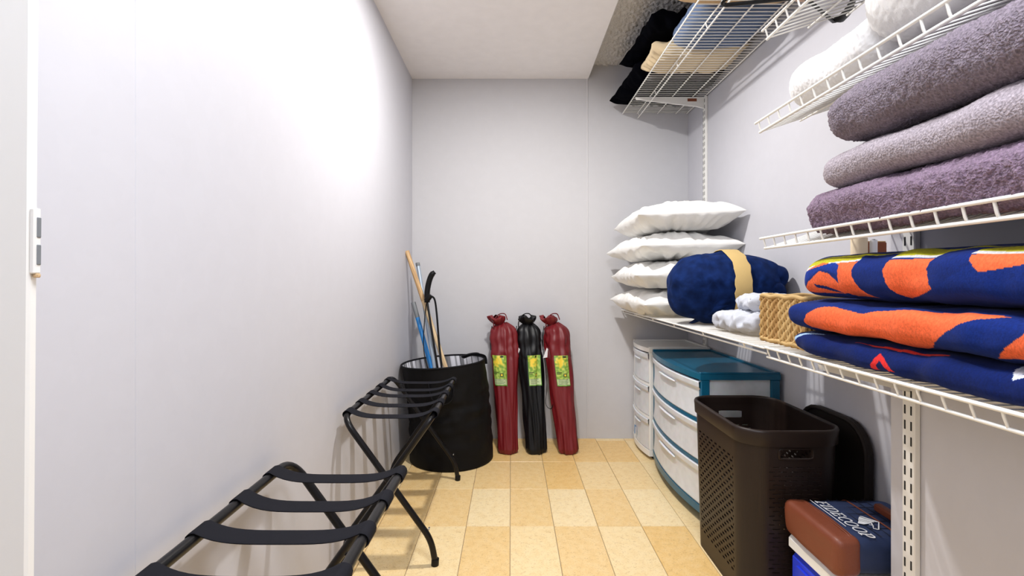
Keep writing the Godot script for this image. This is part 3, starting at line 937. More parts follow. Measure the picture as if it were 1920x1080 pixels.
func laundry_basket():
	var o := thing("laundry_basket", "tall black fabric laundry basket with striped lining", "basket", Vector3(-0.318, 0, -2.66))
	var H := 0.512
	var r0 := 0.222
	var wall := func(inset: float, t: float, u: float) -> Vector3:
		var a := u * TAU
		var r := r0 - inset - 0.006 * sin(t * PI)
		var y := t * (H + 0.014 * cos(a) )
		var p := Vector3(cos(a), 0, sin(a))
		var fold := noise(Vector3(p.x, t * 1.6, p.z) * 1.2, 2.6) * 0.010 * sin(clampf(t, 0, 1) * PI) + nz.get_noise_2d(u * 6.0 + t * 2.0, t * 9.0) * 0.005 * sin(t * PI)
		r += fold
		return Vector3(p.x * r - 0.046 * t * t, y, p.z * r)
	var outer := func(u: float, v: float) -> Vector3:
		if v < 0.001: return Vector3(0, 0.002, 0)
		if v < 0.04: return Vector3(cos(u * TAU) * (r0 - 0.008), 0.002, sin(u * TAU) * (r0 - 0.008))
		return wall.call(0.0, (v - 0.04) / 0.96 * 0.995 + 0.005, u)
	part("shell", surf(72, 50, outer, true, false, false), M.black_cloth, o)
	var lm := mat(Color.WHITE, 0.85)
	var im := Image.create(512, 8, false, Image.FORMAT_RGB8)
	var rng := RandomNumberGenerator.new(); rng.seed = 5
	var x := 0
	while x < 512:
		var w := rng.randi_range(3, 8)
		var g := rng.randf_range(0.84, 0.92) if rng.randf() < 0.5 else rng.randf_range(0.42, 0.66)
		im.fill_rect(Rect2i(x, 0, w, 8), Color(g, g, g * 1.03))
		x += w
	lm.albedo_texture = ImageTexture.create_from_image(im)
	var inner := func(u: float, v: float) -> Vector3:
		if v > 0.999: return Vector3(0, 0.012, 0)
		return wall.call(0.004, 1.0 - v * 0.97, u)
	part("lining", surf(72, 30, inner, true, false, false), lm, o, Vector3.ZERO, "grey and white striped lining")
	var rim := []
	for k in 73: rim.append(wall.call(0.002, 1.0, k / 72.0))
	part("rim", tube(rim, 0.005, 8), M.black_strap, o)
	part("handle", tube(smooth([wall.call(-0.004, 0.93, 0.90), wall.call(-0.006, 1.0, 0.905) + Vector3(0, 0.006, 0), wall.call(0.02, 1.0, 0.90) + Vector3(-0.02, 0.012, 0.02), wall.call(0.09, 1.0, 0.93) + Vector3(-0.02, 0.0, 0.0), wall.call(0.06, 1.0, 0.97) + Vector3(0, 0.020, 0), wall.call(0.0, 1.0, 0.975) + Vector3(0, 0.010, 0), wall.call(-0.005, 0.94, 0.98)], 6), 0.011, 8, 0.28), M.black_strap, o)
	part("handle", tube(smooth([wall.call(-0.004, 0.86, 0.20), wall.call(-0.02, 0.70, 0.215), wall.call(-0.022, 0.66, 0.25), wall.call(-0.02, 0.72, 0.28), wall.call(-0.004, 0.86, 0.29)], 6), 0.012, 8, 0.25), M.black_strap, o)
	# poles and a cane standing in it
	pole("broom_handle", "wooden broom handle leaning furthest into the corner from the laundry basket", "broom handle", px(763, 471, 2.79), px(836, 690, 2.69), 0.0125, M.bare_wood, M.wood)
	pole("mop_handle", "silver metal mop handle standing in the laundry basket", "mop handle", px(783, 493, 2.84), px(815, 690, 2.73), 0.0115, M.silver, null)
	pole("duster_handle", "short blue handle with grey tip standing in the laundry basket", "duster handle", px(775, 567, 2.80), px(806, 680, 2.74), 0.0125, M.blue_pole, M.grey_plastic)
	var c := thing("walking_cane", "black hooked handle with hanging cords standing in the laundry basket", "cane", Vector3.ZERO)
	var D := 2.70
	part("shaft", tube([px(801, 566, D), px(822, 700, 2.62), Vector3(-0.30, 0.03, -2.60)], 0.006, 8), M.black_metal, c)
	part("grip", tube(smooth([px(801, 567, D), px(801, 548, D), px(804, 530, D), px(809, 516, D), px(815, 510, D)], 5), func(t): return 0.0155 if t < 0.9 else 0.012, 10), M.black_plastic, c)
	part("collar", tube([px(800, 564, D) + Vector3(0, 0, 0.01), px(808, 553, D) + Vector3(0, 0, 0.012)], 0.016, 10), M.black_plastic, c)
	part("cord", tube(smooth([px(808, 555, D), px(815, 562, D), px(819, 590, D), px(823, 640, D), px(828, 688, 2.62), px(829, 720, 2.62)], 6), 0.0088, 8, 0.6), M.black_strap, c)
	part("cord", tube(smooth([px(800, 566, D), px(797, 590, D), px(794, 640, 2.66), px(797, 672, 2.62), px(805, 700, 2.60)], 6), 0.0026, 6), M.black_strap, c)

func pole(called: String, label: String, category: String, a: Vector3, b: Vector3, r: float, m: Material, tip: Material):
	var o := thing(called, label, category, a)
	var dir := (b - a)
	var end := dir * ((a.y - 0.05) / (a.y - b.y))
	var cutoff := dir.normalized() * 0.09
	if called == "broom_handle": cutoff = dir.normalized() * 0.30
	if tip:
		part("tip", tube([Vector3.ZERO, cutoff * 0.5, cutoff], r * 1.04, 12), tip, o)
		part("rod", tube([cutoff, (cutoff + end) / 2, end], r, 12), m, o)
	else:
		part("rod", tube([dir.normalized() * 0.012, end / 2, end], r, 12), m, o)
		part("end_cap", tube([Vector3.ZERO, dir.normalized() * 0.02], r * 1.06, 12), M.grey_plastic, o)

func chair_bag(label: String, ub: float, ut: float, m: Material, sd: float, turn: float, grp: String):
	var pb := px(ub, 850, 2.72)
	var pt := px(ut, 600, 2.885)
	pb.y = 0.0
	var o := thing("chair_bag", label, "chair bag", pb, grp)
	var H := 0.70
	var ctr := func(t: float) -> Vector3:
		var q := (pt - pb) * t
		return Vector3(q.x, 0.004 + t * H, q.z)
	var rad := func(t: float) -> float:
		return lerpf(0.053, 0.066 if sd == 1.0 else 0.072, smoothstep(0.0, 0.8, t)) - 0.008 * smoothstep(0.86, 1.0, t)
	var at := func(a: float, t: float, off: float) -> Vector3:
		var r: float = rad.call(t) * (1.0 + 0.0) + off
		var k := 1.0 + 0.06 * cos(2 * a + sd)
		var w := nz.get_noise_2d(a * 1.6 + sd * 9.0, t * 2.2) * 0.008 + nz.get_noise_2d(cos(a) * 3.4 + sd * 5.0, sin(a) * 3.4 + t * 1.3) * 0.007
		if t > 0.72: w += nz.get_noise_2d(a * 1.5 + sd, t * 11.0) * 0.006
		r = r * k + w
		var c: Vector3 = ctr.call(t)
		return c + Vector3(cos(a) * r, 0, sin(a) * r * 0.86)
	var f := func(u: float, v: float) -> Vector3:
		var a := u * TAU
		if v < 0.02: return ctr.call(0.0)
		if v > 0.985: return ctr.call(1.0) + Vector3(0, -0.005, 0)
		var t := (v - 0.03) / 0.94
		if v < 0.05:
			var q: Vector3 = at.call(a, 0.0, -0.010)
			return q
		if t > 0.93:
			var k := (t - 0.93) / 0.07
			var p: Vector3 = at.call(a, 0.93 + 0.07 * k, 0.0)
			var c: Vector3 = ctr.call(1.0)
			return Vector3(lerpf(p.x, c.x, k * 0.55 * k), p.y - 0.006 * k * k + 0.003 * sin(a * 9.0) * k, lerpf(p.z, c.z, k * 0.55 * k))
		return at.call(a, clampf(t, 0.0, 1.0), 0.0)
	part("bag", surf(56, 90, f), m, o)
	# gathered top above the drawstring, flopped over
	var side := -0.4 if sd == 1.0 else -1.0
	var shift := Vector3(-0.002 if sd == 1.0 else -0.030, -0.012, 0.012)
	var g := func(u: float, v: float) -> Vector3:
		var a := u * TAU
		var r := 0.024 + 0.026 * sin(v * PI * 0.62) + 0.006 * sin(a * 7.0 + sd) * v
		var c: Vector3 = ctr.call(1.0) + shift + Vector3(side * 0.014 * v, 0.046 * v, 0.006 * v)
		if v > 0.92: r *= 0.55
		return c + Vector3(cos(a) * r, 0.010 * sin(a * 3.0 + sd * 2.0) * v, sin(a) * r * 0.8)
	part("gathered_top", surf(48, 12, g, true, false, false), m, o)
	var top: Vector3 = ctr.call(1.0)
	part("carry_strap", tube(smooth([top + Vector3(-0.050, -0.05, 0.03), top + Vector3(-0.056, 0.0, 0.035), top + Vector3(-0.030, 0.045, 0.03), top + Vector3(0.008, 0.050, 0.025), top + Vector3(0.022, 0.018, 0.035)], 6), 0.010, 8, 0.3), m, o)
	part("cord_lock", tube(smooth([top + Vector3(-0.066, -0.02, 0.02), top + Vector3(-0.076, -0.09, 0.022), top + Vector3(-0.072, -0.16, 0.02)], 5), 0.0022, 6), M.black_strap, o)
	if sd == 1.0:
		part("shoulder_strap", tube(smooth([at.call(0.1, 0.86, 0.003), at.call(0.0, 0.7, 0.016), at.call(0.05, 0.5, 0.022), at.call(0.1, 0.36, 0.016), at.call(0.2, 0.33, 0.050), at.call(0.2, 0.42, 0.075)], 8), 0.004, 8, 0.4), M.black_strap, o)
	if sd > 0.5:
		var tg := [Vector2(0, 0), Vector2(0.034, -0.045), Vector2(0.006, -0.055), Vector2(-0.022, -0.060)]
		part("care_tag", plate(PackedVector2Array(tg), 0.001), M.print_white, o, at.call(PI * 0.86, 0.80, 0.006), "small white tag")
	# printed product label wrapped on the front
	var lt := mat(Color.WHITE, 0.35)
	lt.albedo_texture = bag_label(sd)
	var a0 := PI / 2 + turn
	var patch := func(u: float, v: float) -> Vector3:
		return at.call(a0 + (0.5 - u) * (-1.12), 0.745 - v * 0.235, 0.004)
	part("label", surf(10, 14, func(u, v): return patch.call(1.0 - u, v), false, false, true, func(u, v): return Vector2(u, v)), lt, o, Vector3.ZERO, "green and yellow printed label")

func bag_label(sd: float) -> ImageTexture:
	var im := Image.create(64, 128, false, Image.FORMAT_RGB8)
	for x in 64:
		for y in 128:
			var n := nz.get_noise_2d(x * 0.06 + sd * 20, y * 0.06)
			var c := c8(120, 160, 60).lerp(c8(178, 200, 96), clampf(0.5 + n, 0, 1))
			var d := Vector2(x - 24, y - 26).length()
			c = c.lerp(c8(240, 208, 70), clampf(1.5 - d / 20.0 + n * 0.6, 0, 1))
			if y > 98: c = c.lerp(c8(205, 215, 190), 0.7)
			im.set_pixel(x, y, c)
	# blurred print: a heading block, a price square, rows of small text
	im.fill_rect(Rect2i(36, 2, 14, 8), c8(40, 50, 30))
	im.fill_rect(Rect2i(4, 70, 22, 3), c8(40, 55, 30)); im.fill_rect(Rect2i(4, 76, 16, 3), c8(40, 55, 30))
	im.fill_rect(Rect2i(32, 76, 14, 14), c8(46, 46, 30)); im.fill_rect(Rect2i(35, 79, 8, 8), c8(235, 210, 60))
	for k in 4: im.fill_rect(Rect2i(8, 100 + k * 6, 46 - 7 * (k % 2), 2), c8(90, 110, 80))
	for k in 2: im.fill_rect(Rect2i(k * 62, 0, 2, 128), c8(96, 150, 60))
	im.fill_rect(Rect2i(0, 124, 64, 4), c8(96, 150, 60))
	return ImageTexture.create_from_image(im)

# ================= things on the shelves =================
func shelf_things():
	var Y := 0.7765
	# four white pillows
	var labels := ["lowest white pillow of the stack, lying on the wire shelf", "second white pillow from the bottom of the stack", "third white pillow from the bottom of the stack", "topmost white pillow of the stack"]
	var y := Y
	var hs := [0.142, 0.142, 0.142, 0.155]
	for k in 4:
		var p := single("pillow", pillow(0.475, 0.66, hs[k], k * 1.7 + 0.3, 0.010, 64, 0.86), M.pillow, Vector3(0.812 + [0.012, -0.006, -0.004, 0.006][k], y + hs[k] * 0.43, -2.555 + [0.0, 0.02, 0.0, 0.03][k]), labels[k], "pillow", "white pillows stacked on the shelf")
		p.rotation = Vector3(0, [0.04, -0.03, 0.05, -0.04][k], [0.0, 0.01, 0.02, 0.035][k])
		y += hs[k] * 0.955
	# rolled navy blanket with a tan belly band
	var bl := thing("rolled_blanket", "rolled navy fleece blanket with a tan paper band", "blanket", Vector3(0.835, Y + 0.141, -1.945))
	bl.rotation.y = deg_to_rad(-8)
	var body := func(p: Vector3, o: Vector3, s: float, t: float) -> Vector3:
		var q := p + o * (noise(p, 7.0) * 0.012 + noise(p + Vector3(5, 0, 0), 16.0) * 0.004)
		if q.y < -0.135: q.y = -0.135
		return q
	var turn := Basis(Vector3(0, 0, -1), Vector3(0, 1, 0), Vector3(1, 0, 0))
	var rm := soft(0.150, 0.138, 0.425, 2.2, 2.3, 72, 64, body, 0.17)
	part("roll", join([[rm, Transform3D(turn, Vector3.ZERO)]]), M.navy_fleece, bl)
	var bandf := func(u: float, v: float) -> Vector3:
		var a := u * TAU
		var q := [Vector2(-1, 0), Vector2(-0.9, 1), Vector2(0, 1.2), Vector2(0.9, 1), Vector2(1, 0)][int(round(v * 4))] as Vector2
		var ex := q.x * 0.030 + 0.006 * nz.get_noise_2d(u * 14.0, q.x) + 0.018 * cos(a)
		var rr := 0.010 + q.y * 0.0025
		return Vector3(0.012 + ex, sin(a) * (0.1395 + rr), cos(a) * (0.150 + rr))
	part("belly_band", surf(60, 4, bandf, true, false, true), M.band, bl)
	var fold := func(c: Vector3, rx: float, ry: float, l: float, ang: float, m: Material):
		var lump := soft(rx, ry, l, 2.2, 2.4, 28, 24, func(p, o, s, t): return p + o * noise(p, 14.0) * 0.006)
		var n := part("fold", lump, m, bl, c)
		n.rotation = Vector3(0.2, ang, 0.3)
	# layers showing on the side
	fold.call(Vector3(0.105, 0.005, 0.098), 0.030, 0.032, 0.16, PI / 2 - 0.1, M.navy_fleece)
	fold.call(Vector3(0.15, 0.045, 0.05), 0.05, 0.05, 0.13, PI / 2 - 0.4, M.navy_fleece)
	fold.call(Vector3(0.125, -0.055, 0.105), 0.034, 0.024, 0.18, PI / 2, M.navy_fleece)
	for k in 3:
		var arc := []
		for i in 13:
			var t := i / 12.0
			var x := -0.03 - 0.10 * t - 0.018 * k
			var yy := -0.015 - 0.085 * t * t - 0.022 * k
			arc.append(Vector3(x + 0.05, yy, sqrt(maxf(0.0, 1.0 - pow(yy / 0.138, 2))) * 0.147 - 0.006 - 0.05 * t * t))
		part("fold", tube(arc, func(t): return 0.004 + 0.012 * sin(t * PI), 10), M.navy_fleece, bl)
	# two grey folded cloths
	crumpled("lower grey folded sheet lying on the shelf against the wicker basket", Vector3(0.800, Y + 0.036, -1.62), Vector3(0.092, 0.036, 0.24), 3.0, 0.1)
	crumpled("upper grey crumpled sheet lying on the other grey sheet", Vector3(0.835, Y + 0.0980, -1.615), Vector3(0.078, 0.029, 0.19), 8.0, -0.2)
	wicker()
	beach_towels()

func crumpled(label: String, at: Vector3, h: Vector3, sd: float, turn: float):
	var o := thing("folded_sheet", label, "sheet", at, "grey folded sheets")
	o.rotation.y = turn
	var m := soft(h.x, h.y, h.z, 3.0, 3.0, 80, 60, func(p, n, s, t):
		var q: Vector3 = p + Vector3(sd, sd, 0)
		var w := absf(noise(q, 12.0)) * -0.016 + absf(noise(q + Vector3(0, 4, 0), 25.0)) * -0.009 + 0.006
		var r: Vector3 = p + n * w
		if p.y < -h.y * 0.7: r.y = maxf(r.y, -h.y)
		return r)
	part("cloth", m, M.grey_sheet, o)
	# rolled layers showing at the near end
	for k in 3:
		var z: float = h.z / 2 - 0.012
		var yy := -h.y * 0.5 + k * h.y * 0.5
		part("layer", tube(smooth([Vector3(-h.x * 0.8, yy, z - 0.02), Vector3(-h.x * 0.5, yy + 0.003, z + 0.004), Vector3(0.0, yy - 0.002, z + 0.006), Vector3(h.x * 0.5, yy + 0.003, z + 0.002), Vector3(h.x * 0.8, yy, z - 0.02)], 5), 0.0085, 8, 0.75), M.grey_sheet, o)

func wicker():
	var x0 := 0.728
	var x1 := 0.995
	var d0 := 1.440
	var d1 := 1.222
	var H := 0.128
	var o := thing("wicker_basket", "small woven straw basket between the grey sheets and the navy towels", "basket", Vector3(x0, 0.7765, -d0))
	var W := x1 - x0
	var L := d0 - d1
	part("liner", join([[cbox(Vector3(0.004, H - 0.012, L - 0.012), 0.001), Vector3(0.008, H / 2, L / 2)], [cbox(Vector3(0.004, H - 0.012, L - 0.012), 0.001), Vector3(W - 0.008, H / 2, L / 2)], [cbox(Vector3(W - 0.012, H - 0.012, 0.004), 0.001), Vector3(W / 2, H / 2, 0.008)], [cbox(Vector3(W - 0.012, H - 0.012, 0.004), 0.001), Vector3(W / 2, H / 2, L - 0.008)], [cbox(Vector3(W - 0.012, 0.004, L - 0.012), 0.001), Vector3(W / 2, 0.007, L / 2)]]), M.straw_dark, o)
	# twisted upright strands
	var kinds := []
	for k in 3:
		var p := []
		for i in 25:
			var t := i / 24.0
			p.append(Vector3(sin(t * TAU * 5.0 + k * 2.1) * 0.0016, t * H, cos(t * TAU * 5.0 + k * 2.1) * 0.0018))
		kinds.append(tube(p, func(t): return 0.0046 + 0.0011 * sin(t * TAU * 10.0 + k * 2.0), 7))
	var rng := RandomNumberGenerator.new(); rng.seed = 3
	var i := 0
	var nl := int(L / 0.0098)
	for k in nl + 1:
		for x in [0.001, W - 0.001]:
			part("strand", kinds[i % 3], M.straw[rng.randi() % 3], o, Vector3(x, 0, k * L / nl)); i += 1
	var nw := int(W / 0.0098)
	for k in range(1, nw):
		for z in [0.0, L]:
			part("strand", kinds[i % 3], M.straw[rng.randi() % 3], o, Vector3(k * W / nw, 0, z)); i += 1
	for yy in [0.006, H]:
		var rim := []
		for e in [[0, 0, W, 0], [W, 0, W, L], [W, L, 0, L], [0, L, 0, 0]]:
			for k in 20:
				var t := k / 20.0
				var a := (rim.size()) * 0.9
				rim.append(Vector3(lerpf(e[0], e[2], t) + 0.0015 * cos(a), yy + 0.0018 * sin(a), lerpf(e[1], e[3], t)))
		rim.append(rim[0])
		part("rim_braid", tube(rim, 0.0062, 7), M.straw[1], o)
	# things standing in the basket
	var pb := Vector3(x0, 0.7765, -d0)
	var a := thing("paper_roll", "beige roll standing in the straw basket behind the navy towels", "roll", Vector3(0.892, 0.787, -1.268))
	part("roll", tube([Vector3.ZERO, Vector3(0, 0.27, 0)], 0.0185, 20), M.paper_beige, a)
	part("core", tube([Vector3(0, 0.268, 0), Vector3(0, 0.272, 0)], 0.008, 12), M.brown_card, a)
	var b := thing("paper_roll", "thin white roll standing in the straw basket beside the beige roll", "roll", Vector3(0.9245, 0.787, -1.262))
	part("roll", tube([Vector3.ZERO, Vector3(0, 0.265, 0)], 0.0085, 16), M.print_white, b)
	part("core", tube([Vector3(0, 0.263, 0), Vector3(0, 0.267, 0)], 0.004, 10), M.grey_plastic, b)
	var c := thing("cardboard_box", "red-brown cardboard box standing in the straw basket behind the rolls", "box", Vector3(0.952, 0.787, -1.300))
	part("box", cbox(Vector3(0.06, 0.262, 0.016), 0.002), M.brown_card, c, Vector3(0, 0.131, 0))
	part("flap", cbox(Vector3(0.056, 0.003, 0.014), 0.001), M.tan, c, Vector3(0, 0.2635, 0))

# ---- printed beach towels: the print is drawn in (z, way round the fold) coordinates of the cloth ----
var towel := {}
func towel_image(zfar: float, L: float, yc: float, span: float, base: Color) -> Image:
	towel = {"zfar": zfar, "L": L, "yc": yc, "span": span, "w": 640, "h": 256}
	var im := Image.create(640, 256, false, Image.FORMAT_RGB8)
	im.fill(base)
	return im

func to_tex(u: float, v: float) -> Vector2:
	var d := 0.660 * 928.0 / (u - 958.0)
	var y := EYE - (v - 525.0) / 928.0 * d
	var s: float = y - towel.yc
	s = s * 1.12
	return Vector2((towel.zfar - d) / towel.L * towel.w, (0.5 - s / towel.span) * towel.h)

func fill_poly(im: Image, pts: Array, c: Color, ox: float, oy: float, sc: float):
	var q := PackedVector2Array()
	for p in pts: q.append(to_tex(p[0] / sc + ox, p[1] / sc + oy))
	var lo := INF
	var hi := -INF
	for p in q:
		lo = minf(lo, p.y); hi = maxf(hi, p.y)
	for y in range(maxi(0, int(lo)), mini(im.get_height() - 1, int(hi)) + 1):
		var xs := []
		for i in q.size():
			var a := q[i]
			var b := q[(i + 1) % q.size()]
			if (a.y <= y + 0.5) != (b.y <= y + 0.5):
				xs.append(a.x + (y + 0.5 - a.y) / (b.y - a.y) * (b.x - a.x))
		xs.sort()
		var jag := (y / 3) % 2
		for k in range(0, xs.size() - 1, 2):
			var xa := clampi(int(xs[k]) + jag, 0, im.get_width())
			var xb := clampi(int(xs[k + 1]) + jag, 0, im.get_width())
			if xb > xa: im.fill_rect(Rect2i(xa, y, xb - xa, 1), c)

func towel_mat(im: Image, L: float, span: float, sd: int) -> StandardMaterial3D:
	var m := mat(Color.WHITE, 0.95)
	for x in im.get_width():
		for y in im.get_height():
			var n := 0.9 + 0.1 * nz.get_noise_2d(x * 0.9 + sd * 40, y * 0.9) + 0.06 * nz.get_noise_2d(x * 0.2, y * 0.2 + sd * 10)
			var c := im.get_pixel(x, y)
			im.set_pixel(x, y, Color(c.r * n, c.g * n, c.b * n))
	m.albedo_texture = ImageTexture.create_from_image(im)
	m.uv1_scale = Vector3(1.0 / L, -1.0 / span, 1); m.uv1_offset = Vector3(0, 0.5, 0)
	m.texture_repeat = true
	m.heightmap_enabled = true; m.heightmap_scale = 0.03
	m.heightmap_texture = ntex(0.35, Color.BLACK, Color.WHITE, 2, 512, sd)
	m.rim_enabled = true; m.rim = 0.06; m.rim_tint = 0.8
	m.metallic_specular = 0.25
	return m

func fold_towel(called: String, label: String, grp: String, x: float, y0: float, y1: float, depth: float, dfar: float, dnear: float, m: Material, sd: float, cat := "towel") -> Node3D:
	var h := (y1 - y0)
	var L := dfar - dnear
	var o := thing(called, label, cat, Vector3(x + depth / 2, (y0 + y1) / 2, -(dfar + dnear) / 2), grp)
	var msh := soft(depth / 2, h / 2, L, 3.0, 3.6, 84, 110, func(p, n, s, t):
		var q: Vector3 = p + Vector3(sd, sd * 2, 0)
		var r: Vector3 = p + n * (noise(q, 8.0) * 0.006 + noise(q, 20.0) * 0.002)
		r.y = clampf(r.y, -h / 2, h / 2)
		return r)
	# soft() lays the far end at -z; uv.x must grow from the far end
	part("cloth", msh, m, o)
	return o

func beach_towels():
	var OR := c8(252, 112, 66)
	var NB := c8(17, 42, 116)
	var ND := c8(10, 31, 94)
	var GR := c8(196, 190, 40)
	var WH := c8(226, 224, 224)
	var grp := "navy and orange beach towels"
	var near := 0.46
	# bottom towel
	var im := towel_image(1.172, 1.172 - near, 0.792, 0.5, ND)
	fill_poly(im, [[262, 455], [285, 508], [330, 470], [420, 440], [400, 428], [325, 445], [293, 478], [283, 440]], c8(176, 206, 240), 1400, 500, 3.375)
	fill_poly(im, [[310, 412], [345, 408], [340, 424], [312, 428]], c8(176, 206, 240), 1400, 500, 3.375)
	fill_poly(im, [[600, 495], [800, 520], [1100, 560], [1180, 575], [1200, 602], [900, 566]], c8(224, 60, 50), 1400, 500, 3.375)
	fill_poly(im, [[755, 680], [820, 592], [850, 625], [920, 712], [875, 705], [825, 640], [780, 720], [750, 712]], c8(244, 52, 52), 1400, 500, 3.375)
	fill_poly(im, [[1575, 608], [1635, 606], [1640, 660], [1680, 735], [1755, 690], [1860, 600], [1900, 620], [1800, 720], [1665, 792], [1600, 690]], c8(226, 230, 240), 1400, 500, 3.375)
	fill_poly(im, [[1715, 625], [1760, 618], [1760, 636], [1720, 640]], c8(226, 230, 240), 1400, 500, 3.375)
	fold_towel("beach_towel", "lowest folded navy beach towel with a red chevron print", grp, 0.662, 0.7765, 0.834, 0.214, 1.172, near, towel_mat(im, 1.172 - near, 0.5, 41), 2.0)
	# middle towel
	im = towel_image(1.188, 1.188 - near, 0.869, 0.5, NB)
	fill_poly(im, [[355, 350], [380, 300], [440, 275], [540, 258], [640, 285], [720, 306], [800, 282], [1000, 266], [1200, 266], [1615, 298], [1450, 340], [1250, 430], [1160, 490], [1095, 550], [1020, 580], [700, 530], [450, 445], [370, 400]], OR, 1400, 500, 3.375)
	fill_poly(im, [[1530, 600], [1640, 510], [1760, 430], [2200, 300], [2200, 640], [1760, 625]], OR, 1400, 500, 3.375)
	fold_towel("beach_towel", "middle folded beach towel with a large orange shape on navy", grp, 0.658, 0.834, 0.9065, 0.216, 1.188, near, towel_mat(im, 1.188 - near, 0.5, 42), 5.0)
	# top towel
	im = towel_image(1.140, 1.140 - near, 0.955, 0.5, c8(17, 44, 122))
	var z3 := func(a: Array, c: Color): fill_poly(im, a, c, 1400, 250, 3.6)
	# upper bands, then the navy waves over them
	z3.call([[330, 940], [700, 850], [1240, 805], [1872, 770], [2600, 720], [2600, 560], [1872, 590], [1240, 660], [600, 770], [330, 850]], GR)
	z3.call([[330, 950], [700, 865], [1240, 830], [1872, 795], [2600, 740], [2600, 718], [1872, 768], [1240, 806], [700, 846], [330, 920]], WH)
	z3.call([[330, 1010], [340, 960], [560, 890], [705, 866], [704, 960], [750, 1060], [800, 1140], [640, 1145], [600, 1000], [600, 900], [480, 880], [370, 940]], OR)
	z3.call([[925, 862], [1210, 846], [1190, 920], [1225, 1030], [1235, 1045], [1000, 1150], [930, 1040], [900, 940]], OR)
	z3.call([[1465, 826], [1855, 800], [1862, 890], [1550, 946], [1485, 880]], OR)
	z3.call([[480, 935], [540, 950], [600, 1010], [650, 1085], [560, 1100], [400, 1085], [360, 1060], [400, 1000]], OR)
	z3.call([[430, 1015], [520, 1040], [600, 1090], [560, 1085], [450, 1040]], NB)
	z3.call([[690, 800], [850, 760], [935, 790], [930, 850], [900, 940], [930, 1050], [1010, 1160], [810, 1150], [750, 1060], [705, 960], [712, 860]], c8(16, 40, 112))
	z3.call([[1212, 850], [1250, 770], [1480, 690], [1600, 600], [1750, 610], [1560, 680], [1480, 760], [1462, 830], [1490, 900], [1240, 1040], [1190, 920]], c8(16, 40, 112))
	z3.call([[1868, 800], [1960, 680], [2150, 600], [2060, 720], [2040, 800], [2060, 900], [1868, 880]], c8(16, 40, 112))
	z3.call([[330, 950], [560, 880], [605, 900], [600, 960], [540, 935], [480, 925], [400, 985], [345, 1060]], c8(22, 54, 148))
	fold_towel("beach_towel", "topmost folded beach towel with orange, navy and lime stripes", grp, 0.662, 0.9075, 1.004, 0.214, 1.140, near, towel_mat(im, 1.140 - near, 0.5, 43), 9.0)

